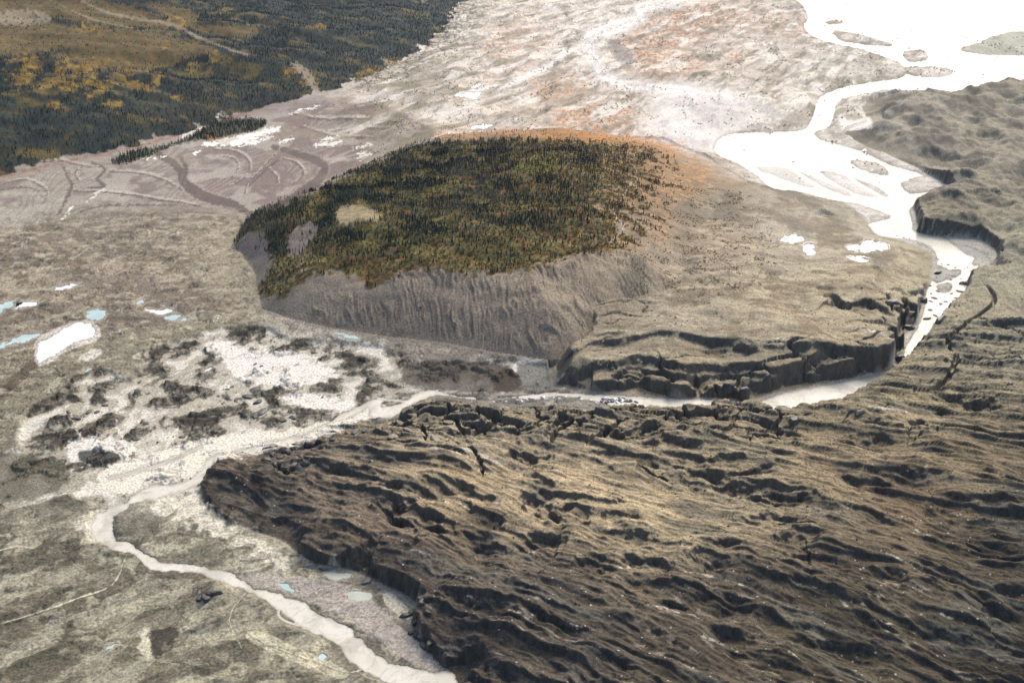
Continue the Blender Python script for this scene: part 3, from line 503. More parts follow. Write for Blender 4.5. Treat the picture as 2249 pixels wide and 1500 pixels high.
# pale riverbeds and fans far away
# rust-coloured low scrub
for p, a in [([(1350,95),(1400,60),(1480,20),(1560,10),(1600,40),(1560,80),(1500,100),(1440,120),(1400,130)],0.8),([(1410,130),(1480,115),(1560,140),(1500,170),(1440,165)],0.6),([(1600,125),(1640,120),(1660,135),(1620,140)],0.8),([(1230,240),(1330,230),(1440,260),(1490,310),(1480,340),(1400,320),(1250,290)],0.75),([(1200,300),(1350,300),(1500,330),(1560,380),(1480,440),(1400,420),(1300,360),(1180,330)],0.7),([(1060,75),(1140,60),(1200,90),(1150,145),(1080,130)],0.45),([(1380,430),(1460,430),(1460,520),(1380,540),(1330,500)],0.5),([(1150,170),(1250,170),(1290,200),(1200,220)],0.5),([(960,290),(1100,280),(1250,300),(1200,320),(1000,315)],0.6),([(1600,20),(1740,30),(1760,70),(1650,70)],0.4)]:
    mk = pmask(p, 20, 16); mixc(mk*sstep(n5*0.8+n4*0.5+fn*.4, -0.02, 0.22), (206,132,66), min(1, a*1.15)); mixc(mk*sstep(fbm(X/12, Y/12, 4, 140), 0.1, 0.28), (150,118,62), a*0.8)
c_ = math.radians(62); um = X*math.cos(c_)+Y*math.sin(c_); vm = -X*math.sin(c_)+Y*math.cos(c_)
mor = dfar*(d_sl < 0)*sstep(PX+PY*0.3, 780, 900)*sstep(-np.maximum(d_hl, np.maximum(d_g1, d_g2)), -5, 15)
col = col*(1-0.10*mor[..., None]*np.array([0.7, 1.0, 1.35]))
mixc(mor*sstep(fbm(um/190+n1*.3, vm/42, 5, 143), 0.03, 0.25), (158,146,128), 0.7); mixc(mor*sstep(fbm(um/120, vm/32, 6, 144)+0.2*sstep(PX, 1150, 800), 0.16, 0.3), (120,116,94), 0.65); mixc(mor*sstep(fbm(um/200, vm/40, 5, 145), 0.05, 0.3), (240,232,220), 0.7)
mixc(mor*sstep(np.abs(fbm(um/170+n1*.4, vm/60, 4, 146)), 0.035, 0.008), (132,120,102), 0.6)
mixc(dfar*(d_sl < 0)*sstep(fbm(X/45, Y/90, 5, 141), 0.12, 0.3)*sstep(QY, -20, 60), (150,138,112), 0.5)
mixc(dfar*(d_sl < 0)*sstep(np.abs(fbm(X/120, Y/90, 4, 142)), 0.03, 0.0), (140,124,104), 0.5)
for p, wd in [([(1560,-10),(1420,12),(1400,40),(1345,62),(1300,78),(1290,100),(1310,140),(1330,165),(1380,185),(1480,195)],15),([(1100,195),(1150,170),(1210,140),(1240,110)],7),([(1290,90),(1240,120),(1200,145)],6),([(1290,110),(1265,150),(1280,170)],3),([(1430,190),(1520,205),(1600,215)],16)]:
    mixc(lmask(p, wd*1.7, 8, 8), (214,206,196), 0.7); mixc(lmask(p, wd, 4, 6), (244,238,230), 0.75)
mixc(pmask([(1430,200),(1540,195),(1640,205),(1700,250),(1640,290),(1570,330),(1480,310),(1400,280),(1420,240)], 50, 22), (236,229,220), 0.7)
mixc(pmask([(1340,85),(1380,105),(1390,130),(1370,150),(1340,110)], 5, 4), (140,132,128), 0.6)
for q in range(5):   # braided threads in the wide bed
    off = (q-2)*7
    mixc(lmask([(1560+off,-10),(1425+off*.6,12),(1402+off,40),(1345-off*.5,62),(1300+off*.8,85),(1292+off*1.2,110),(1315-off*.6,140),(1340+off,165),(1400+off*.3,186+off*.6),(1500,200+off*2),(1590,235+off*3)], 1.3, 1.5, 5), (196,186,174), 0.6)
mixc(pmask([(1520,215),(1600,222),(1650,245),(1610,275),(1560,285),(1530,260)], 14, 10), (206,198,190), 0.6)
# mottled rim of dark scrub at the forest edge
mixc(sstep(d_sl, -160, -10)*sstep(d_sl, 5, -5)*sstep(PX, 720, 820)*sstep(n5+n4*.7, 0.0, 0.2), (88,88,66), 0.8)
mixc(sstep(d_sl, -22, -8)*sstep(d_sl, 4, -2)*sstep(PX, 700, 500)*sstep(n5, -0.2, 0.1), (140,92,62), 0.7)
# vegetation: mountainside
ms = sstep(d_sl+n1*45+n4*16, -2, 3)*(d_sl > -60)*sstep(d_g1, 5, -5)
forest_n = fbm(X/140+n1*.5, Y/110, 5, 150)
mixc(ms, (46,54,42)); mixc(ms*sstep(forest_n, 0.0, 0.2), (104,92,48), 0.8); mixc(ms*sstep(n5*.6+n4*.5, 0.05, 0.2), (112,84,44), 0.5); mixc(ms*sstep(n5*.6-n4*.5, 0.12, 0.3), (58,64,44), 0.7)
MEAD = [[(-200,60),(60,50),(200,60),(330,70),(420,95),(400,120),(330,110),(240,130),(140,110),(0,125),(-200,120)],[(140,118),(300,80),(400,85),(480,115),(380,130),(330,155),(240,150),(120,130)],[(0,0),(160,0),(300,20),(380,60),(250,60),(120,40),(0,50)],[(440,60),(560,60),(540,85),(460,75)],[(340,10),(430,30),(420,60),(360,40)]]
mead = np.zeros(X.shape)
for p in MEAD: mead = np.maximum(mead, pmask(p, 14, 10))
mead *= ms
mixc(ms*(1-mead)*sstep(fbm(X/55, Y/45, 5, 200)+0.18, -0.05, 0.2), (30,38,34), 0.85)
mixc(mead, (100,88,54), 0.95); mixc(mead*sstep(n4, 0.05, 0.3), (124,104,56), 0.7); mixc(mead*sstep(n5, 0.1, 0.3), (120,76,40), 0.6)
AUT = [(115,165,52,34),(180,155,40,25),(55,175,32,30),(215,195,38,18),(150,195,22,14),(265,160,36,22),(340,175,28,14),(475,128,14,14),(505,130,14,9),(365,100,12,6),(640,155,16,10),(680,180,20,10),(810,165,26,14),(490,22,18,9),(200,60,26,12),(390,50,26,14),(300,190,36,12),(120,230,18,10),(430,150,24,12),(60,140,50,20),(250,230,22,10),(390,215,14,7),(860,140,14,8),(700,60,16,8),(220,140,30,16),(300,165,30,14),(180,180,30,14)]
aut = np.zeros(X.shape)
for (a, b, rx, ry) in AUT: aut = np.maximum(aut, sstep(1-np.hypot((PX-a)/rx, (PY-b)/ry)+n5*0.9+fn*.5+n4*.5, -0.1, 0.25))
aut *= ms*sstep(fbm(X/30, Y/50, 4, 151)+0.25*fn, -0.25, 0.05)
mixc(aut, (132,104,48), 0.65); mixc(aut*sstep(n4+0.3*n5, 0.05, 0.25), (160,134,52), 0.6)
ridge_bare = np.zeros(X.shape)
for p, wd in [([(140,-20),(220,22),(290,40),(380,55),(430,80),(500,108),(560,125)],4.5),([(110,0),(160,25),(220,48),(290,62)],2.5),([(480,28),(560,60)],2),([(330,72),(400,78)],1.5)]:
    ridge_bare = np.maximum(ridge_bare, lmask(p, wd, 2, 1.2))
for p in [[(640,140),(672,150),(690,170),(700,205),(685,195),(665,170)],[(840,130),(860,135),(872,148),(855,150)],[(0,30),(60,22),(110,35),(100,50),(40,55),(0,52)],[(920,-5),(935,0),(930,8)]]:
    ridge_bare = np.maximum(ridge_bare, pmask(p, 6, 9)*sstep(n5+.5, 0.1, 0.3))
mixc(ridge_bare*ms, (150,136,112), 0.85)
# vegetation: island of trees beside the left outwash
ISL = [(250,352),(300,330),(360,322),(420,300),(470,270),(560,262),(585,272),(560,288),(500,298),(470,306),(430,308),(380,322),(320,345),(260,362)]
isl = pmask(ISL, 5, 6); mixc(isl, (80,78,50), 0.95); mixc(pmask([(450,295),(480,300),(470,310),(450,308)], 4, 7), (158,116,72), 0.7)
ISL2 = [(-30,420),(15,418),(15,428),(-30,434)]
# vegetation: the hill
HV0 = [(515,540),(545,480),(600,460),(690,425),(770,385),(880,335),(960,315),(1100,308),(1250,318),(1350,340),(1400,380),(1390,440),(1330,500),(1260,545),(1200,575),(1120,598),(1040,600),(940,592),(870,600),(855,612),(815,635),(790,612),(730,598),(670,612),(640,640),(600,655),(570,640),(590,590),(600,570),(540,555)]
HV = [(515,540),(545,480),(600,460),(690,425),(770,385),(880,335),(960,315),(1100,308),(1250,312),(1350,318),(1440,330),(1500,380),(1500,440),(1440,500),(1400,545),(1330,555),(1260,560),(1200,580),(1120,598),(1040,600),(940,592),(870,600),(855,612),(815,635),(790,612),(730,598),(670,612),(640,640),(600,655),(570,640),(590,590),(600,570),(540,555)]
hv = pmask(HV, 10, 16)*sstep(d_hl, -4, 4)*sstep(n4*1.0+n5*0.6+fn*.3+(1380-PX)/260+(560-PY)/400*0.3, -0.12, 0.15)
hn = fbm(X/40, Y/30, 5, 160)
mixc(hv, (86,82,46)); mixc(hv*sstep(hn, 0.05, 0.22), (130,118,66), 0.8); mixc(hv*sstep(hn, -0.1, -0.28), (70,62,44), 0.8); mixc(hv*sstep(fbm(X/22, Y/18, 4, 161), 0.12, 0.3), (120,86,46), 0.7)
rt = sstep(PX, 980, 1430)
mixc(hv*rt*sstep(n5+0.4*n4, 0.02, 0.2), (160,134,104), 0.6); mixc(hv*sstep(PY, 540, 590)*sstep(n5, -0.05, 0.2), (118,84,50), 0.7)
knob = pmask([(735,470),(755,452),(790,450),(820,462),(838,475),(825,488),(790,485),(770,495),(745,492)], 6, 9)
mixc(knob, (160,146,112), 0.95); mixc(knob*sstep(n5, 0.0, 0.2), (126,110,78), 0.6)
scar = np.maximum(pmask([(515,540),(545,515),(580,510),(590,560),(560,570),(540,560)], 6, 12), pmask([(645,505),(690,485),(695,510),(670,545),(640,570),(630,540)], 6, 12))
mixc(scar, (122,112,106), 0.9)
meadow2 = pmask([(1130,360),(1170,340),(1210,335),(1230,350),(1210,375),(1150,380)], 6, 4); mixc(meadow2, (116,112,56), 0.9)
for p in [[(590,585),(650,560),(700,570),(640,620),(600,640)]]: mixc(pmask(p, 10, 14)*sstep(n5, 0, 0.2), (150,140,118), 0.7)
# bare face: pale vertical wash and gravel
fm = face*(1-hv)
mixc(fm*sstep(gul, 0.38, 0.1)*gulmask, (96,86,74), 0.5)  # shade in the gully floors, put into the colour
mixc(fm*sstep(fbm(gx/7, cd/60, 4, 170), 0.1, 0.3), (156,144,126), 0.5)
mixc(pmask([(640,665),(760,640),(760,690),(700,700)], 10, 8)*fm, (146,134,114), 0.5)
# right flank of the hill: striped scree
fl = pmask([(1400,420),(1520,360),(1600,400),(1660,470),(1690,540),(1650,620),(1500,640),(1420,600),(1400,520)], 110, 20)
b_ = math.radians(-50); u3 = X*math.cos(b_)+Y*math.sin(b_); v3 = -X*math.sin(b_)+Y*math.cos(b_)
mixc(fl*sstep(fbm(u3/40, v3/6, 4, 180), 0.05, 0.3), (112,96,78), 0.65); mixc(fl*sstep(n5+.3*n4, 0.12, 0.3), (188,172,148), 0.4)
mg2 = sstep(d_g2, 0, 30)*(QY < 900)
mixc(mg2*sstep(big*1.2+n4*.5, 0.05, 0.25), (132,117,94), 0.7); mixc(mg2*sstep(sx+n5*.3, 0.12, 0.3), (116,104,84), 0.5); mixc(mg2*sstep(-sx-n5*.4, 0.15, 0.35), (206,192,160), 0.5)
for p, wd in [([(1385,345),(1400,380),(1375,420),(1350,470),(1370,500),(1330,540)],3),([(1375,350),(1390,362)],4)]: mixc(lmask(p, wd, 2, 2.5), (196,182,158), 0.8)
# silt pockets and pale gravel trains on the glacier
gm = kg[..., 0]
for p, wd in [([(1010,985),(1060,1000),(1150,1035),(1190,1045)],5),([(930,980),(990,992),(1030,1003)],3),([(960,1098),(1010,1108),(1045,1128)],2.2),([(1310,1240),(1370,1245),(1430,1240)],2.8),([(1150,1210),(1190,1215)],2.5),([(900,1205),(960,1218)],2.4),([(1010,1300),(1065,1325)],2.4),([(1120,1338),(1200,1358)],3),([(1165,1310),(1230,1325)],4),([(1230,1365),(1300,1382)],3),([(1420,1325),(1490,1345)],3),([(1500,1255),(1560,1265),(1640,1285)],2.6),([(1740,1280),(1830,1300),(1870,1340),(1960,1370)],2.4),([(1870,1320),(1930,1338)],2.2),([(1880,1190),(1960,1220),(2050,1260),(2110,1290)],2),([(1980,1150),(2060,1185),(2100,1205)],2.2),([(2030,1330),(2120,1370)],2.2),([(1540,1395),(1620,1430)],2.4),([(1730,1430),(1760,1450)],2),([(1880,720),(1930,730),(1950,740)],3.5),([(1700,745),(1730,740)],4),([(1420,735),(1460,745)],2),([(1900,890),(1960,900),(1990,905)],4),([(1280,1415),(1330,1425)],2.2)]:
    mixc(lmask(p, wd, 1.5, 3.5)*sstep(n3+0.5*fn, -0.25, 0.1), (214,204,184), 0.85)
gt = fbm((psi+wv)/4.5, ual/60, 4, 190)
mixc(gm*(d_g1 > 0)*nearg*sstep(PY, 1180, 1300)*sstep(gt, 0.22, 0.36)*sstep(n5, -0.1, 0.2), (176,164,144), 0.6)
mixc(gm*(d_g1 > 0)*sstep(fbm((psi+wv)/14, ual/60, 4, 191), 0.1, 0.3)*sstep(PY, 900, 1000), (76,66,56), 0.55)
mixc(gm*sstep(fbm((psi+wv)/20, ual/90, 4, 192), 0.12, 0.3), (110,108,96), 0.45)
mixc(gm*sstep(PY, 520, 420), (146,134,114), 0.5); mixc(gm*sstep(PY, 520, 420)*sstep(fbm(X/60, Y/110, 5, 94), 0.0, 0.15), (98,91,78), 0.65)
mixc(gm*sstep(PX, 660, 560)*sstep(PY, 1010, 1030)*sstep(n4*.6+n5*.5, -0.15, 0.1), (54,46,40), 0.85)
mixc((d_g2 > 0)*sstep(n5*.7+n4*.6, 0.1, 0.3)*sstep(PX, 1250, 1400), (122,108,84), 0.45)
for d in d_pd:
    k_ = sstep(d, -6, -2)*sstep(d, 4, 0); mixc(k_, (188,180,160), 0.55)
    col = col*(1-0.4*(sstep(d, -2.2, 0)*sstep(d, 4, 0))[..., None])
# wet margins next to the water
wet = sstep(d_rv, -7, 0)*sstep(d_rv, 6, 1)
lowm = (H0 < 2.5)
col = col*(1-0.25*(wet*lowm)[..., None]); 
shoal = pmask([(2085,520),(2180,530),(2192,575),(2130,562),(2100,540)], 3, 2); mixc(shoal, (170,166,156), 0.8)
mixc(pmask([(1640,365),(1750,370),(1880,400),(1960,440),(1900,450),(1780,420),(1700,400)], 6, 4), (226,220,210), 0.7)
mixc(pmask([(2150,95),(2249,66),(2400,60),(2400,125),(2249,122),(2130,118)], 4, 2), (176,176,156), 0.95)
mixc(pmask([(1880,265),(1910,258),(1915,280),(1880,285),(1850,285),(1845,262)], 4, 4), (236,230,220), 0.9)
col = np.clip(col, 0.008, 0.9)
ICE = np.zeros(X.shape); ICE = np.maximum(sstep(d_g1, -1, 2)*(1-0.6*farE), sstep(d_g2, -1, 2)*canyon*sstep(d_hl, 10, -10))
ICE = np.maximum(ICE, inb*0.35)

# ---------------------------------------------------------------- materials
def new_mat(name):
    m = bpy.data.materials.new(name); m.use_nodes = True; t = m.node_tree
    return m, t, t.nodes['Principled BSDF']
def nd(t, typ, **kw):
    n = t.nodes.new(typ)
    for k, v in kw.items():
        if k in n.inputs: n.inputs[k].default_value = v
        else: setattr(n, k, v)
    return n
def mixrgb(t, f, a, b, mode='MIX'):
    n = t.nodes.new('ShaderNodeMix'); n.data_type = 'RGBA'; n.blend_type = mode
    for s, v in ((0, f), (6, a), (7, b)):
        if hasattr(v, 'links'): t.links.new(v, n.inputs[s])
        else: n.inputs[s].default_value = v if s == 0 else tuple(v)+(1,) if len(v) == 3 else v
    return n.outputs[2]
def ramp(t, v, a, b, lo=0.0, hi=1.0):
    n = t.nodes.new('ShaderNodeMapRange'); n.interpolation_type = 'SMOOTHSTEP'; t.links.new(v, n.inputs[0])
    n.inputs[1].default_value = a; n.inputs[2].default_value = b; n.inputs[3].default_value = lo; n.inputs[4].default_value = hi
    return n.outputs[0]
def mth(t, op, a, b=0.0):
    n = t.nodes.new('ShaderNodeMath'); n.operation = op
    for i, v in enumerate((a, b)):
        if hasattr(v, 'links'): t.links.new(v, n.inputs[i])
        else: n.inputs[i].default_value = v
    return n.outputs[0]
def tnoise(t, vec, scale, detail=4, rough=0.6):
    n = t.nodes.new('ShaderNodeTexNoise'); n.inputs['Scale'].default_value = scale; n.inputs['Detail'].default_value = detail; n.inputs['Roughness'].default_value = rough
    t.links.new(vec, n.inputs['Vector']); return n.outputs[0]
M_ter, t, b = new_mat('debris_and_soil')
geo = nd(t, 'ShaderNodeNewGeometry'); pos = geo.outputs['Position']
ac = nd(t, 'ShaderNodeAttribute', attribute_name='Col'); ai = nd(t, 'ShaderNodeAttribute', attribute_name='ice')
sep = nd(t, 'ShaderNodeSeparateXYZ'); t.links.new(geo.outputs['Normal'], sep.inputs[0])
f1 = tnoise(t, pos, 0.55, 6, 0.7); f2 = tnoise(t, pos, 0.09, 5, 0.6)
var = mixrgb(t, 1.0, ac.outputs['Color'], mixrgb(t, ramp(t, f1, 0.3, 0.7), (0.58, 0.57, 0.56), (1.42, 1.41, 1.38)), 'MULTIPLY')
var = mixrgb(t, ramp(t, f2, 0.55, 0.75, 0, 0.35), var, mixrgb(t, 1.0, var, (0.62, 0.58, 0.55), 'MULTIPLY'))
# pale stones
vo = nd(t, 'ShaderNodeTexVoronoi'); vo.inputs['Scale'].default_value = 0.42; t.links.new(pos, vo.inputs['Vector'])
sepc = nd(t, 'ShaderNodeSeparateColor'); t.links.new(vo.outputs['Color'], sepc.inputs[0])
st = mth(t, 'MULTIPLY', ramp(t, vo.outputs['Distance'], 0.30, 0.22), ramp(t, sepc.outputs[0], 0.93, 0.96))
st = mth(t, 'MULTIPLY', st, mth(t, 'ADD', mth(t, 'MULTIPLY', ai.outputs['Fac'], 0.8), 0.08))
var = mixrgb(t, st, var, (0.55, 0.52, 0.47))
# bare dirty ice where debris has slid off the steep faces
mp = nd(t, 'ShaderNodeMapping'); mp.inputs['Scale'].default_value = (1, 1, 0.22); t.links.new(pos, mp.inputs[0])
fi = tnoise(t, mp.outputs[0], 0.35, 5, 0.65)
icec = mixrgb(t, ramp(t, fi, 0.35, 0.7), (0.042, 0.040, 0.038), (0.135, 0.125, 0.110))
stp = mth(t, 'ADD', sep.outputs['Z'], mth(t, 'MULTIPLY', mth(t, 'SUBTRACT', f1, 0.5), 0.30))
stp = ramp(t, stp, 0.84, 0.72)
icec = mixrgb(t, 0.5, icec, mixrgb(t, 1.0, var, (0.30, 0.29, 0.29), 'MULTIPLY'))
icm = mth(t, 'MULTIPLY', stp, ramp(t, ai.outputs['Fac'], 0.0, 0.9))
cfin = mixrgb(t, icm, var, icec)
t.links.new(cfin, b.inputs['Base Color'])
t.links.new(ramp(t, icm, 0, 1, 0.9, 0.5), b.inputs['Roughness']); b.inputs['Specular IOR Level'].default_value = 0.25
bp = nd(t, 'ShaderNodeBump'); bp.inputs['Strength'].default_value = 0.7; bp.inputs['Distance'].default_value = 1.2; t.links.new(f1, bp.inputs['Height']); t.links.new(bp.outputs[0], b.inputs['Normal'])

def water_mat(name, c1, c2, rough, attr=False):
    m, t, b = new_mat(name); g = nd(t, 'ShaderNodeNewGeometry')
    mp = nd(t, 'ShaderNodeMapping'); mp.inputs['Scale'].default_value = (1, 1, 1); t.links.new(g.outputs['Position'], mp.inputs[0])
    n_ = tnoise(t, mp.outputs[0], 0.05, 5, 0.6); c = mixrgb(t, ramp(t, n_, 0.35, 0.65), c1, c2)
    if attr: a = nd(t, 'ShaderNodeAttribute', attribute_name='Col'); c = mixrgb(t, 1.0, c, a.outputs['Color'], 'MULTIPLY')
    t.links.new(c, b.inputs['Base Color'])
    b.inputs['Roughness'].default_value = rough; b.inputs['IOR'].default_value = 1.33
    n2_ = tnoise(t, g.outputs['Position'], 0.8, 4, 0.6); bp = nd(t, 'ShaderNodeBump'); bp.inputs['Strength'].default_value = 0.12; bp.inputs['Distance'].default_value = 0.15
    t.links.new(n2_, bp.inputs['Height']); t.links.new(bp.outputs[0], b.inputs['Normal'])
    return m
M_riv = water_mat('silty_river_water', (0.68, 0.63, 0.50), (0.76, 0.71, 0.60), 0.25, True)
M_pw = water_mat('silty_pond_water', (0.80, 0.80, 0.76), (0.85, 0.85, 0.82), 0.2)
M_pb = water_mat('turquoise_pond_water', (0.44, 0.58, 0.55), (0.56, 0.68, 0.65), 0.2)
M_pg = water_mat('pale_green_pond_water', (0.44, 0.47, 0.38), (0.55, 0.57, 0.46), 0.2)

# ---------------------------------------------------------------- object helpers
col_root = C.collection
def mesh_np(name, V, Fc, mat, cols=None, smooth=True, extra=None):
    me = bpy.data.meshes.new(name); me.vertices.add(len(V)); me.vertices.foreach_set('co', V.astype(np.float32).ravel())
    k = Fc.shape[1]; me.loops.add(Fc.size); me.loops.foreach_set('vertex_index', Fc.astype(np.int32).ravel())
    me.polygons.add(len(Fc)); me.polygons.foreach_set('loop_start', (np.arange(len(Fc))*k).astype(np.int32)); me.polygons.foreach_set('loop_total', np.full(len(Fc), k, np.int32))
    me.polygons.foreach_set('use_smooth', np.full(len(Fc), smooth))
    if cols is not None:
        a = me.color_attributes.new('Col', 'FLOAT_COLOR', 'POINT'); a.data.foreach_set('color', np.concatenate([cols, np.ones((len(V), 1))], 1).astype(np.float32).ravel())
    if extra:
        for nme, arr in extra.items():
            a = me.attributes.new(nme, 'FLOAT', 'POINT'); a.data.foreach_set('value', arr.astype(np.float32))
    me.update(calc_edges=True); me.validate(); me.materials.append(mat)
    return me
def add_obj(name, me, label=None, cat=None, group=None, kind=None, parent=None, loc=None):
    o = bpy.data.objects.new(name, me); col_root.objects.link(o)
    if label: o['label'] = label
    if cat: o['category'] = cat
    if group: o['group'] = group
    if kind: o['kind'] = kind
    if parent: o.parent = parent
    if loc is not None: o.location = loc
    return o
ii = np.arange(NX*NY).reshape(NY, NX)
quads = np.stack([ii[1:, :-1], ii[1:, 1:], ii[:-1, 1:], ii[:-1, :-1]], -1)
VV = np.stack([X, Y, H0], -1).reshape(-1, 3); CC = col.reshape(-1, 3)
def sub_mesh(name, fmask, mat, V=VV, cols=CC, ex=None):
    f = quads[fmask]; u, inv = np.unique(f.ravel(), return_inverse=True)
    return mesh_np(name, V[u], inv.reshape(-1, 4), mat, cols[u] if cols is not None else None, True, {k: v.ravel()[u] for k, v in (ex or {}).items()})
def fa(m): return m[:-1, :-1] | m[1:, 1:]
z_g1 = fa(d_g1 > -1.0); z_g2 = fa(d_g2 > -1.0) & ~z_g1; z_h = fa(d_hl > -1.0) & ~z_g1
z_g2 = z_g2 & ~z_h; z_s = fa(d_sl > -1.0) & ~z_g1 & ~z_h; z_0 = ~(z_g1 | z_g2 | z_h | z_s)
for nm, zm, lab in [('ground', z_0, 'silt and gravel plain around the glacier tongue'), ('glacier', z_g1, 'debris covered glacier at lower right'), ('ice_plateau', z_g2, 'tan debris covered ice plateau beyond the canyon'), ('hill', z_h, 'moraine hill with gullied bare face'), ('mountainside', z_s, 'forested mountainside at upper left')]:
    add_obj(nm, sub_mesh(nm, zm, M_ter, ex={'ice': ICE}), lab, 'terrain', kind='structure')
# water
def flat(z): v = VV.copy(); v[:, 2] = z; return v
rm = fa(d_rv > -7); Vr = flat(WZ)
thr = np.abs(fbm(X/14+n1*2, Y/14+n2*1.5, 4, 230)); thr2 = fbm(X/30, Y/30+n1, 5, 231)
rc = (1-0.16*(1-sstep(thr, 0.01, 0.07)))*(1-0.22*sstep(thr2, 0.05, 0.3))*(0.66+0.34*sstep(d_rv, -1, 6))
RC = (np.stack([rc, rc*(0.985+0.015*rc), rc*(0.95+0.05*rc)], -1)*sstep(QY, 300, 520)[..., None]+(1-sstep(QY, 300, 520))[..., None]).reshape(-1, 3)
add_obj('river', sub_mesh('river', rm & (fa(Y < 1240)), M_riv, V=Vr, cols=RC), 'milky meltwater river winding past the glacier', 'river', kind='structure')
add_obj('lake', sub_mesh('lake', rm & ~(fa(Y < 1240)), M_riv, V=Vr, cols=RC), 'white silty lake at upper right', 'lake', kind='structure')
for (lab, p, kind), d, zz in zip(PONDS, d_pd, pond_z):
    m = fa(d > -3)
    if m.any(): add_obj('pond', sub_mesh('pond', m, {'white': M_pw, 'blue': M_pb, 'green': M_pg}[kind], V=flat(zz), cols=None), lab, 'pond', kind='structure')

# ---------------------------------------------------------------- lookups on the terrain
def lookup(x, y, arr):
    qx, qy = project(x, y, np.zeros_like(x)); i = np.interp(qx, cx, np.arange(NX)); j = np.interp(qy, cy, np.arange(NY))
    i0 = np.clip(i.astype(int), 0, NX-2); j0 = np.clip(j.astype(int), 0, NY-2); fi_ = i-i0; fj = j-j0
    return (arr[j0, i0]*(1-fi_)+arr[j0, i0+1]*fi_)*(1-fj)+(arr[j0+1, i0]*(1-fi_)+arr[j0+1, i0+1]*fi_)*fj
def ground_at(px, py):
    z = 0.0
    for _ in range(12):
        x, y = at(px, py, z); zn = float(lookup(np.array([float(x)]), np.array([float(y)]), H0)[0]); z = z*0.4+zn*0.6
    x, y = at(px, py, z); return float(x), float(y), float(lookup(np.array([float(x)]), np.array([float(y)]), H0)[0])

# ---------------------------------------------------------------- ice blocks
def ice_mat(name, dark, light, top, rough):
    m, t, b = new_mat(name); tc = nd(t, 'ShaderNodeTexCoord'); g = nd(t, 'ShaderNodeNewGeometry')
    n_ = tnoise(t, tc.outputs['Object'], 0.9, 5, 0.65); s_ = nd(t, 'ShaderNodeSeparateXYZ'); t.links.new(g.outputs['Normal'], s_.inputs[0])
    c = mixrgb(t, ramp(t, n_, 0.35, 0.68), dark, light)
    tp = ramp(t, mth(t, 'ADD', s_.outputs['Z'], mth(t, 'MULTIPLY', mth(t, 'SUBTRACT', n_, 0.5), 0.5)), 0.72, 0.9)
    t.links.new(mixrgb(t, tp, c, top), b.inputs['Base Color']); b.inputs['Roughness'].default_value = rough
    bp = nd(t, 'ShaderNodeBump'); bp.inputs['Strength'].default_value = 0.6; bp.inputs['Distance'].default_value = 0.4; t.links.new(n_, bp.inputs['Height']); t.links.new(bp.outputs[0], b.inputs['Normal'])
    return m
M_dice = ice_mat('dirty_black_ice', (0.018, 0.018, 0.020), (0.07, 0.068, 0.066), (0.12, 0.105, 0.08), 0.5)
M_tice = ice_mat('debris_topped_ice', (0.03, 0.029, 0.028), (0.08, 0.075, 0.068), (0.26, 0.21, 0.14), 0.6)
M_wice = ice_mat('clean_white_ice', (0.42, 0.48, 0.52), (0.75, 0.78, 0.80), (0.85, 0.86, 0.86), 0.35)
M_gice = ice_mat('grey_stained_ice', (0.05, 0.052, 0.055), (0.20, 0.20, 0.20), (0.16, 0.15, 0.13), 0.5)
def block_mesh(name, mat, seed, lx=1.0, ly=0.8, lz=0.7):
    r = random.Random(seed); bm = bmesh.new()
    for _ in range(22):
        a = r.uniform(0, 6.283); el = r.uniform(-0.5, 1.2); rr = r.uniform(0.75, 1.0)
        bm.verts.new((lx*rr*math.cos(a)*math.cos(el), ly*rr*math.sin(a)*math.cos(el), lz*min(rr*math.sin(el)*1.35, 0.86+0.1*r.random())))
    res = bmesh.ops.convex_hull(bm, input=bm.verts)
    junk = [v for v in bm.verts if not v.link_faces]
    bmesh.ops.delete(bm, geom=junk, context='VERTS')
    bmesh.ops.bevel(bm, geom=list(bm.edges), offset=0.06, segments=1, affect='EDGES')
    bmesh.ops.triangulate(bm, faces=bm.faces)
    for v in bm.verts:
        v.co += Vector((r.uniform(-1, 1), r.uniform(-1, 1), r.uniform(-1, 1)))*0.025
    me = bpy.data.meshes.new(name); bm.to_mesh(me); bm.free(); me.materials.append(mat); return me
def put_block(name, mesh, px, py, sx_, sy_, sz_, rot, label, cat, group=None, sink=0.15, z=None):
    x, y, g = ground_at(px, py)
    if z is not None: g = z; x, y = [float(v) for v in at(px, py, z)]
    o = add_obj(name, mesh, label, cat, group, loc=(x, y, g-sink*sz_)); o.scale = (sx_, sy_, sz_); o.rotation_euler = (0, 0, rot); return o
bl_dark = [block_mesh('ice_block', M_dice, s) for s in range(6)]
bl_tan = [block_mesh('ice_block', M_tice, s+20) for s in range(6)]
bl_wh = [block_mesh('ice_chunk', M_wice, s+40) for s in range(6)]
bl_gr = [block_mesh('ice_chunk', M_gice, s+60) for s in range(4)]
R = random.Random(3)
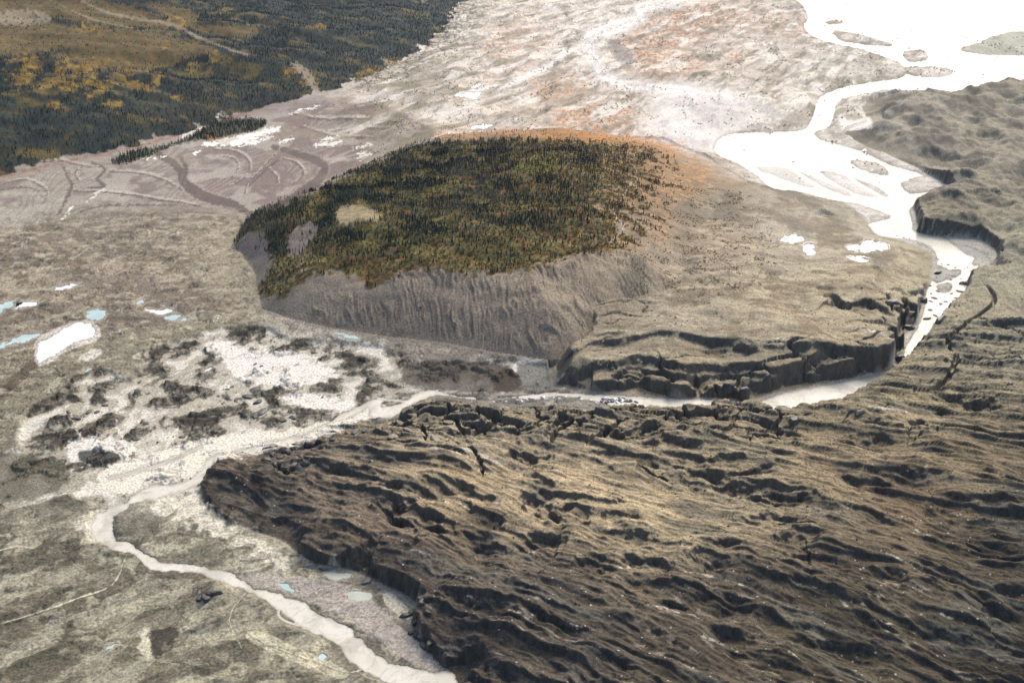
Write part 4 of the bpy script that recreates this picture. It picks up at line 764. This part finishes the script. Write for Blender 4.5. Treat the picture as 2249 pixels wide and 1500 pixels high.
# floes drifting in the river reach at right
FLO = [(2052,610,2),(2068,580,2),(2082,582,2.2),(2062,570,1.6),(2098,588,2),(2075,605,2.4),(2093,607,2.6),(2107,640,4),(2060,640,3),(2045,645,2.4),(2078,630,2),(2090,645,2.6),(2052,655,3.4),(2066,668,2.8),(2077,663,2.2),(2098,655,2.2),(2120,660,3.2),(2085,672,2),(2043,681,3.2),(2055,694,3),(2032,623,3.4),(2042,628,3),(2118,590,1.6),(2125,588,1.4),(2132,596,1.6),(1985,522,2),(1998,524,2),(1970,518,1.6),(2070,598,1.6),(2088,615,2.2),(2044,662,2.4),(2110,612,1.8)]
for i, (a, c, s) in enumerate(FLO):
    put_block('ice_floe', bl_dark[i % 6], a, c, s*R.uniform(.9, 1.5), s*R.uniform(.7, 1.0), s*R.uniform(0.5, 0.8), R.uniform(0, 6), 'small dark dirty ice floe drifting on the milky river at the right', 'ice floe', 'dark ice floes on the river at the right', z=WZ, sink=0.25)
put_block('ice_floe', bl_dark[2], 2036, 700, 6, 4, 3.6, 0.4, 'largest black ice floe, wedged in the narrowing river above the bend', 'ice floe', z=WZ, sink=0.2)
# large fallen blocks in the canyon
for (a, c, sx_, sy_, sz_, r_, lab, m) in [
 (1717,905,11,8,9,0.3,'biggest black ice block fallen at the canyon river bend', bl_dark[0]),
 (1672,903,9,4,4,-0.4,'long low black ice slab left of the biggest fallen block', bl_dark[1]),
 (1745,925,9,6,6,0.8,'dark ice block leaning right of the biggest fallen block', bl_dark[3]),
 (1597,866,7,6,10,0.1,'rounded dark ice pillar left of its twin under the plateau cliff', bl_dark[4]),
 (1632,872,8,6,11,0.4,'wide dark ice pillar right of its twin under the plateau cliff', bl_dark[5]),
 (1815,893,9,5,5,0.2,'dark ice block on the near river bank, right of the bend', bl_dark[2]),
 (1888,905,7,5,4,0.9,'small brown ice block stranded above the near river bank', bl_dark[4]),
 (2028,662,7,6,9,0.5,'tall dark ice block at the cliff corner above the floes', bl_tan[1]),
 (1995,720,8,6,5.5,0.1,'dark ice block at the narrow end of the canyon', bl_dark[3]),
 (1975,792,7,6,11,0.2,'black ice tower where the canyon bends left', bl_dark[5]),
 (2065,705,14,5,8,0.9,'long brown ice slab leaning on the right river bank', bl_tan[2]),
 (2015,655,10,8,6,1.0,'broad brown ice block behind the cliff corner above the floes', bl_tan[3]),(1965,665,13,9,7,0.3,'brown ice slab lying between the dark trench and the gorge', bl_tan[4]),(2000,690,8,7,6,0.7,'jagged brown ice block on the left wall of the gorge', bl_tan[0]),(2118,625,9,5,8,0.2,'dark ice block on the right wall of the gorge beside the floes', bl_tan[5]),(2060,600,7,4,5,0.5,'small dark ice snout at the left bank below the big river bend', bl_dark[1])]:
    put_block('ice_block', m, a, c, sx_, sy_, sz_, r_, lab, 'ice block')
# white ice rubble in the canyon mouth
for i in range(62):
    a = R.choice([R.gauss(1140, 35), R.gauss(1225, 30), R.gauss(1345, 28), R.uniform(1100, 1400), R.gauss(1370, 22)]); c = 879+R.gauss(0, 4.0)+(a-1250)*0.0
    put_block('ice_chunk', bl_wh[i % 6] if i % 4 else bl_gr[i % 4], a, c, R.uniform(1.4, 4.2), R.uniform(1.1, 3.0), R.uniform(1, 2.4), R.uniform(0, 6), 'white ice chunk in the rubble choking the canyon river', 'ice chunk', 'white ice rubble in the canyon river', z=0.15, sink=0.2)
for i in range(44):
    a = R.uniform(1090, 1420); c = 883+R.gauss(0, 5)
    put_block('ice_block', bl_dark[i % 6], a, c, R.uniform(1.2, 3.4), R.uniform(1, 2.6), R.uniform(1, 2.4), R.uniform(0, 6), 'small dark ice lump among the white rubble of the canyon', 'ice block', 'dark lumps in the canyon rubble', z=0.2, sink=0.2)
for i in range(16):
    put_block('ice_chunk', bl_wh[i % 6], 605+R.gauss(0, 13), 978+R.gauss(0, 5), R.uniform(.9, 2.2), R.uniform(.8, 1.6), R.uniform(.6, 1.4), R.uniform(0, 6), 'bluish white ice chunk at the river edge below the black seracs', 'ice chunk', 'white ice chunks below the black seracs', z=0.1)
# black seracs along the glacier edge
def ORD(i): return ['leftmost', 'second from the left', 'third from the left', 'fourth from the left', 'fifth from the left', 'sixth from the left', 'seventh from the left', 'eighth from the left', 'ninth from the left', 'tenth from the left', 'eleventh from the left', 'twelfth from the left', 'thirteenth from the left', 'fourteenth from the left', 'fifteenth from the left', 'rightmost'][i]
for i, (a, c) in enumerate(sorted([(598,1000),(615,1006),(632,992),(640,1008),(655,985),(662,1003),(678,975),(690,990),(700,968),(712,985),(585,1010),(606,1020),(648,1022),(625,1030),(672,1018),(730,968)])):
    put_block('serac', bl_dark[i % 6], a, c, R.uniform(4, 6.5), R.uniform(3.5, 5), R.uniform(5, 8), R.uniform(0, 6), ORD(i)+' of the black angular seracs above the river at the glacier corner', 'serac', 'black seracs at the glacier corner', sink=0.35)
for i, (a, c) in enumerate(sorted([(865,960),(895,950),(925,955),(880,930),(905,912),(850,940),(955,965),(1010,905),(1050,925),(985,930)])):
    put_block('serac', bl_tan[i % 6], a, c, R.uniform(6, 10), R.uniform(5, 7), R.uniform(5, 8), R.uniform(0, 6), ORD(i)+' of the tan topped ice seracs clustered where the canyon ends', 'serac', 'tan topped seracs at the canyon end', sink=0.4)
for i, (a, c) in enumerate(sorted([(905,1345),(915,1365),(925,1380),(905,1388),(890,1352),(918,1395),(930,1415),(945,1425),(940,1345),(925,1325)])):
    put_block('serac', bl_dark[i % 6], a, c, R.uniform(3, 5.5), R.uniform(3, 5), R.uniform(3.5, 6), R.uniform(0, 6), ORD(i)+' of the crumbled dark seracs on the lower left glacier edge', 'serac', 'crumbled seracs on the lower glacier edge', sink=0.3)
# dark lumps in the silt basin
for i, (a, c, s) in enumerate([(543,872,6),(565,884,6),(520,878,5),(510,850,3),(500,855,3),(575,905,8),(560,912,5),(530,905,4),(477,896,3),(620,924,6),(645,918,5),(603,930,3),(470,860,3),(560,800,3),(574,805,3),(690,775,4),(480,870,3),(195,905,5),(213,905,4),(230,890,4),(165,920,5),(320,930,4),(150,905,4),(400,960,4),(300,965,4),(455,1310,6),(470,1300,7),(440,1314,4),(490,885,3),(735,950,4),(800,945,4),(780,950,5),(815,940,3)]):
    put_block('ice_mound', bl_dark[i % 6], a, c, s*R.uniform(.9, 1.3), s*R.uniform(.7, 1), s*R.uniform(.5, .8), R.uniform(0, 6), ('large' if s >= 6 else 'small' if s <= 3 else 'middling')+' dark dirt covered ice lump in the pale silt '+('close to the basin rim' if a < 420 else 'near the white silt flat' if c < 860 else 'below the river' if c > 1200 else 'between the glacier and the hill'), 'ice lump', 'dark ice lumps in the silt basin', sink=0.3)
put_block('ice_chunk', bl_gr[1], 725,1247,8,4,4,0.1,'grey stained ice block lying under the black ice face','ice chunk')
put_block('ice_chunk', bl_gr[2], 680,1243,6,4,3,0.4,'smaller grey ice block left of the one under the black ice face','ice chunk')
put_block('ice_chunk', bl_gr[0], 806,1278,5,4,4,0.7,'white streaked ice chunk beside the pale green pond','ice chunk')

# ---------------------------------------------------------------- trees
def simple_mat(name, c1, c2, rough=0.9, scale=0.6, attr=False):
    m, t, b = new_mat(name); g = nd(t, 'ShaderNodeNewGeometry'); oi = nd(t, 'ShaderNodeObjectInfo')
    n_ = tnoise(t, g.outputs['Position'], scale, 3, 0.6); n0 = tnoise(t, g.outputs['Position'], 0.03, 3, 0.6)
    c = mixrgb(t, ramp(t, mth(t, 'ADD', mth(t, 'MULTIPLY', n_, 0.6), mth(t, 'MULTIPLY', n0, 0.4)), 0.38, 0.62), c1, c2)
    if attr:
        a = nd(t, 'ShaderNodeAttribute', attribute_name='Col'); c = mixrgb(t, 1.0, c, a.outputs['Color'], 'MULTIPLY')
    t.links.new(c, b.inputs['Base Color']); b.inputs['Roughness'].default_value = rough; b.inputs['Specular IOR Level'].default_value = 0.15
    return m
M_spr = simple_mat('spruce_needles', (0.018, 0.033, 0.027), (0.042, 0.064, 0.042))
M_sprf = simple_mat('far_spruce_needles', (0.006, 0.015, 0.016), (0.020, 0.034, 0.028), scale=0.1)
M_bark = simple_mat('bark', (0.09, 0.075, 0.06), (0.16, 0.14, 0.12))
M_dead = simple_mat('grey_dead_wood', (0.12, 0.112, 0.125), (0.21, 0.20, 0.215))
M_shr = simple_mat('shrub_leaves', (0.75, 0.75, 0.75), (1.2, 1.2, 1.2), attr=True)
def spruce_np(seed, seg=6, tiers=5):
    r = np.random.default_rng(seed); V = []; Fq = []
    for k in range(tiers):
        z0 = 0.10+0.84*k/tiers; z1 = min(z0+0.36*(1-0.5*k/tiers), 1.0); rad = 0.145*(1-k/tiers)**0.8+0.02
        i0 = len(V); V.append((0, 0, z1 if k < tiers-1 else 1.0))
        for s in range(seg):
            a = 2*math.pi*(s+0.5*(k % 2))/seg+r.uniform(-.2, .2); q = rad*r.uniform(0.65, 1.2); V.append((q*math.cos(a), q*math.sin(a), z0+r.uniform(-.03, .03)))
        for s in range(seg): Fq.append((i0, i0+1+s, i0+1+(s+1) % seg))
    return np.array(V), np.array(Fq)
def pole_np(seg=3, rad=0.012, h_=0.9, twigs=0, seed=0):
    r = np.random.default_rng(seed); V = []; Fq = []
    for s in range(seg): a = 2*math.pi*s/seg; V.append((rad*math.cos(a), rad*math.sin(a), -0.05))
    V.append((0, 0, h_)); [Fq.append((s, (s+1) % seg, seg)) for s in range(seg)]
    for k in range(twigs):
        z = r.uniform(0.3, 0.85); a = r.uniform(0, 6.28); l = 0.12*(1.1-z); i0 = len(V)
        V += [(0, 0, z+0.015), (0, 0, z-0.02), (l*math.cos(a), l*math.sin(a), z-0.03)]; Fq.append((i0, i0+1, i0+2))
    return np.array(V, float), np.array(Fq)
def dead_np(seed, tiers=3):
    V1, F1 = spruce_np(seed+50, 3, tiers); V1 = V1*np.array([0.42, 0.42, 0.92]); V2, F2 = pole_np(3, 0.02, 0.98, 5, seed)
    return np.concatenate([V1, V2]), np.concatenate([F1, F2+len(V1)])
def shrub_np(seed, n=9):
    r = np.random.default_rng(seed); V = []; Fq = []
    for k in range(n):
        d = r.normal(size=3); d /= np.linalg.norm(d); d[2] = abs(d[2]); c = d*np.array([.5, .5, .55])*r.uniform(.5, 1)+np.array([0, 0, .3]); i0 = len(V)
        q = r.normal(size=(3, 3))*0.27; V += [tuple(c+q[0]), tuple(c+q[1]), tuple(c+q[2])]; Fq.append((i0, i0+1, i0+2))
    return np.array(V), np.array(Fq)
def scatter_mesh(name, protos, x, y, z, s, mat, cols=None, wfac=None):
    Vs = []; Fs = []; Cs = []; off = 0; pid = rng.integers(0, len(protos), len(x)); rot = rng.uniform(0, 6.283, len(x))
    for p, (V, Fq) in enumerate(protos):
        k = pid == p; n = k.sum()
        if n == 0: continue
        c, s_ = np.cos(rot[k]), np.sin(rot[k]); sc = s[k][:, None]; wf = sc*(1 if wfac is None else wfac[k][:, None])
        vx = (V[None, :, 0]*c[:, None]-V[None, :, 1]*s_[:, None])*wf+x[k][:, None]; vy = (V[None, :, 0]*s_[:, None]+V[None, :, 1]*c[:, None])*wf+y[k][:, None]; vz = V[None, :, 2]*sc+z[k][:, None]
        Vs.append(np.stack([vx, vy, vz], -1).reshape(-1, 3)); Fs.append((Fq[None]+(np.arange(n)*len(V))[:, None, None]+off).reshape(-1, 3)); off += n*len(V)
        if cols is not None: Cs.append(np.repeat(cols[k], len(V), 0))
    return mesh_np(name, np.concatenate(Vs), np.concatenate(Fs), mat, np.concatenate(Cs) if cols is not None else None, False)
def cand(n, x0, x1, y0, y1, need):
    x = rng.uniform(x0, x1, n); y = rng.uniform(y0, y1, n); m = lookup(x, y, need); k = m > 0.02
    x, y, m = x[k], y[k], m[k]; z = lookup(x, y, H0); px, py = project(x, y, z)
    k = (px > -160) & (px < 2400) & (py > -60) & (py < 1560); return x[k], y[k], z[k], px[k], py[k], m[k]
# density maps
dn = fbm(X/55, Y/45, 5, 200); dn2 = fbm(X/20, Y/18, 4, 201)
con_s = ms*(1-0.93*mead)*(1-aut*0.8)*(1-ridge_bare)*sstep(dn+0.35*dn2+0.18+0.25*sstep(PY-(390-PX*0.22), -150, -20)+0.15*sstep(PX, 350, 560), -0.05, 0.2)
con_h = hv*(1-knob)*(1-scar)*(1-meadow2)*sstep(dn+0.4*dn2+0.10, 0.0, 0.22)*(1-0.7*rt)*(1-0.75*sstep(PY, 545, 590))*sstep(PY-(640-0.10*PX), 20, -60)
con_h = np.maximum(con_h, 0.85*hv*sstep(PX, 700, 620)*(1-scar)*sstep(PY, 580, 550)); con_h = np.maximum(con_h, 0.10*hv*(1-knob))
con_i = isl
x, y, z, px, py, m = cand(640000, -2400, 700, 1150, 5200, con_s)
k = rng.uniform(size=len(x)) < m*0.85; sx1 = (x[k], y[k], z[k], px[k], py[k])
x, y, z, px, py, m = cand(230000, -420, 420, 820, 1750, con_h)
xi_, yi_, zi_, pxi_, pyi_, mi_ = cand(90000, -950, -350, 1250, 2300, con_i)
x, y, z, px, py, m = [np.concatenate(v) for v in zip((x, y, z, px, py, m), (xi_, yi_, zi_, pxi_, pyi_, mi_))]
k = rng.uniform(size=len(x)) < m*0.80; sx2 = (x[k], y[k], z[k], px[k], py[k])
# sparse trees beyond the hill and on its right shoulder
sp = pmask([(960,300),(1100,285),(1300,300),(1450,320),(1480,380),(1470,470),(1380,480),(1300,420),(1100,330)], 10, 10)
sp = np.maximum(sp*0.9, 0.3*pmask([(760,210),(900,190),(960,230),(1100,240),(1120,290),(960,300),(800,260)], 20, 10)); sp *= sstep(n5+0.3*n4, -0.1, 0.2)*(d_sl < 0); sp = np.maximum(sp, 0.8*sstep(d_sl, -140, -5)*(d_sl < 0)*sstep(PX, 740, 820)*sstep(n5+n4*.7, 0.0, 0.2))
x, y, z, px, py, m = cand(70000, -500, 700, 1000, 3600, sp)
k = rng.uniform(size=len(x)) < m*0.4; sx3 = (x[k], y[k], z[k], px[k], py[k])
allx = [np.concatenate(v) for v in zip(sx1, sx2, sx3)]
x, y, z, px, py = allx; hgt = rng.uniform(2.8, 6.4, len(x)); hgt[-len(sx3[0]):] *= 0.75
onhill = (px > 500) & (y < 1600) & (lookup(x, y, d_hl) > 0)
dead = rng.uniform(size=len(x)) < np.where(onhill, 0.46, 0.30)+0.5*np.clip(lookup(x, y, fbm(X/90, Y/60, 3, 210))*2.5, -0.5, 0.8)
vis = (px > 0) & (px < 2249) & (py > 0) & (py < 1500)
dist = np.hypot(np.hypot(x, y), HC-z)
def nearest(mask, n):
    idx = np.where(mask & vis)[0]; idx = idx[np.argsort(dist[idx]/hgt[idx])][:n]; sel = np.zeros(len(x), bool); sel[idx] = True; return sel
near_l = nearest(~dead, 300); near_d = nearest(dead, 300)
sp_near = [spruce_np(i, 8, 6) for i in range(5)]; sp_far = [spruce_np(i+9, 4, 2) for i in range(4)]
close = dist < 1250
k = ~dead & ~near_l & close
add_obj('spruce_forest', scatter_mesh('spruce_forest', [spruce_np(i+30, 5, 4) for i in range(5)], x[k], y[k], z[k], hgt[k], M_spr), 'dense dark spruce wood covering the top of the moraine hill', 'forest', kind='stuff')
k = ~dead & ~near_l & ~close
add_obj('spruce_forest', scatter_mesh('spruce_forest', sp_far, x[k], y[k], z[k], hgt[k], M_sprf, wfac=np.full(len(x), 1.15)[k]), 'far spruce forest spread over the mountainside at upper left', 'forest', kind='stuff')
k = dead & ~near_d & close
add_obj('dead_forest', scatter_mesh('dead_forest', [dead_np(i) for i in range(5)], x[k], y[k], z[k], hgt[k], M_dead), 'stand of grey dead trunks among the spruces of the moraine hill', 'dead trees', kind='stuff')
k = dead & ~near_d & ~close
add_obj('dead_forest', scatter_mesh('dead_forest', [dead_np(i+7, 2) for i in range(4)], x[k], y[k], z[k], hgt[k], M_dead), 'far grey dead trunks among the spruces of the mountainside', 'dead trees', kind='stuff')
cr_me = []; tr_me = mesh_np('trunk', *pole_np(6, 0.022, 0.6), M_bark, None, False)
for i in range(5): cr_me.append(mesh_np('crown', *sp_near[i], M_spr, None, False))
def where_(i): return 'on the left tip of the moraine hill' if px[i] < 640 else 'on the hill slope below the bare knob' if px[i] < 800 else 'above the middle of the gullied face' if px[i] < 950 else 'above the right half of the gullied face' if px[i] < 1100 else 'on the right shoulder of the moraine hill'
for n_, i in enumerate(np.where(near_l)[0]):
    e = add_obj('spruce_tree', None, 'dark green narrow spruce '+where_(i), 'tree', 'nearest spruces '+where_(i), loc=(x[i], y[i], z[i]))
    e.scale = (hgt[i],)*3; e.rotation_euler = (0, 0, random.uniform(0, 6)); add_obj('trunk', tr_me, parent=e); add_obj('crown', cr_me[n_ % 5], parent=e)
dd_me = [mesh_np('dead_tree', *dead_np(i+20, 5), M_dead, None, False) for i in range(4)]
for n_, i in enumerate(np.where(near_d)[0]):
    e = add_obj('dead_tree', dd_me[n_ % 4], 'bare grey dead spruce '+where_(i), 'dead tree', 'nearest dead trees '+where_(i), loc=(x[i], y[i], z[i])); e.scale = (hgt[i],)*3; e.rotation_euler = (0, 0, random.uniform(0, 6))
def rock_np(seed):
    r = np.random.default_rng(seed); V = np.array([(1,0,0),(-.5,.8,0),(-.5,-.8,0),(0,0,.8),(.2,.1,-.5)])*r.uniform(.7, 1.2, (5, 3)); return V, np.array([(0,1,3),(1,2,3),(2,0,3),(1,0,4),(2,1,4),(0,2,4)])
x_, y_, z_, px_, py_, m_ = cand(150000, -600, 650, 380, 1000, np.clip(((d_g1 > 1) | (d_g2 > 1))*0.4+inb*0.12+sstep(gt, 0.15, 0.3)*(d_g1 > 0)*0.6+face*0.3, 0, 1))
k = rng.uniform(size=len(x_)) < m_*0.55; x_, y_, z_ = x_[k], y_[k], z_[k]
pal = np.array([lin(c) for c in [(96,86,72),(120,108,90),(150,142,128),(80,74,66),(190,184,172),(70,64,58)]]); c_ = pal[rng.choice(6, len(x_), p=[.28,.26,.16,.16,.05,.09])]
add_obj('rubble', scatter_mesh('rubble', [rock_np(i) for i in range(6)], x_, y_, z_+0.1, 0.22+rng.exponential(0.2, len(x_)), M_shr, cols=c_), 'loose stones scattered over the debris covered ice', 'rubble', kind='stuff')
# shrubs: autumn colours
shr = [shrub_np(i) for i in range(6)]
def shrubs(name, n, box, dens, prob, size, pal, label):
    x, y, z, px, py, m = cand(n, *box, dens); k = rng.uniform(size=len(x)) < m*prob; x, y, z = x[k], y[k], z[k]
    pal = np.array([lin(c) for c in pal]); c = pal[rng.integers(0, len(pal), len(x))]*rng.uniform(0.75, 1.25, (len(x), 1))
    add_obj(name, scatter_mesh(name, shr, x, y, z, rng.uniform(*size, len(x)), M_shr, cols=c), label, 'shrubs', kind='stuff')
shrubs('hill_shrubs', 60000, (-420,480,820,1500), hv*(1-knob)*(1-scar)*(1-0.5*rt), 0.8, (1.2, 3.2), [(118,112,60),(138,126,60),(102,98,60),(124,98,58),(88,90,56),(152,132,62)], 'olive and yellow autumn scrub on the moraine hill')
shrubs('shoulder_scrub', 50000, (-150,420,900,1500), hv*rt, 0.7, (1.0, 2.4), [(176,122,62),(150,110,60),(120,104,60),(196,146,70)], 'rust and ochre scrub on the right shoulder of the moraine hill')
shrubs('aspen_thicket', 90000, (-2200,600,1200,4500), aut, 0.5, (2.0, 4.6), [(216,164,54),(222,182,64),(140,110,48),(170,160,54),(210,120,44),(120,104,46)], 'golden aspen thickets scattered over the mountainside')
orng = np.clip(sstep(col[..., 0]-col[..., 1]*1.45, 0.03, 0.12)*(d_sl < 0)*(PY < 620)*(PX > 850), 0, 1)
shrubs('rusty_scrub', 120000, (-300,1300,950,3600), orng, 0.30, (1.0, 2.4), [(196,126,60),(176,110,56),(190,144,70),(130,108,60)], 'rust coloured low scrub beyond the moraine hill')
shrubs('mountain_scrub', 160000, (-2400,600,1200,4500), ms*(1-aut)*(1-ridge_bare)*(1-con_s*0.6), 0.35, (1.2, 3.0), [(62,62,40),(42,52,40),(80,66,38),(36,46,38)], 'brown green scrub between the trees of the mountainside')

shrubs('far_bushes', 160000, (-600,1300,1100,4200), mor*sstep(fbm(X/50, Y/80, 4, 220), 0.08, 0.25), 0.3, (1.3, 3.2), [(104,100,78),(88,86,62),(128,112,84),(140,104,66)], 'low dark bushes dotted over the pale far moraine')
shrubs('slope_bushes', 30000, (120,420,780,1300), sstep(fl+kh[..., 0]*0.5, 0.2, 0.6)*sstep(n4+n5*.5, 0.0, 0.2), 0.5, (0.8, 1.8), [(112,96,62),(96,88,60),(150,110,66)], 'small bushes scattered on the pale right flank of the hill')
# ---------------------------------------------------------------- air
hz, t, b = new_mat('haze'); t.nodes.remove(b); pv = t.nodes.new('ShaderNodeVolumePrincipled')
pv.inputs['Color'].default_value = (0.55, 0.76, 1.0, 1); pv.inputs['Density'].default_value = 0.000020; pv.inputs['Anisotropy'].default_value = 0.5
t.links.new(pv.outputs[0], [n for n in t.nodes if n.type == 'OUTPUT_MATERIAL'][0].inputs['Volume'])
bm = bmesh.new(); bmesh.ops.create_cube(bm, size=1.0); me = bpy.data.meshes.new('haze'); bm.to_mesh(me); bm.free(); me.materials.append(hz)
zlo = float(H0.min())-2; zhi = 440.0; ym = float(Y.max())+50; xm = float(np.abs(X).max())+50
o = add_obj('haze', me, 'thin pale air over the valley', 'haze', kind='stuff'); o.dimensions = (1, 1, 1); o.scale = (2*xm, ym+600, zhi-zlo); o.location = (0, (ym-600)/2, (zhi+zlo)/2)
print('near', near_l.sum(), 'dead', dead.sum(), 'verts', X.size, 'trees', len(px), 'zmax', H0.max(), 'xm', xm, 'ym', ym)
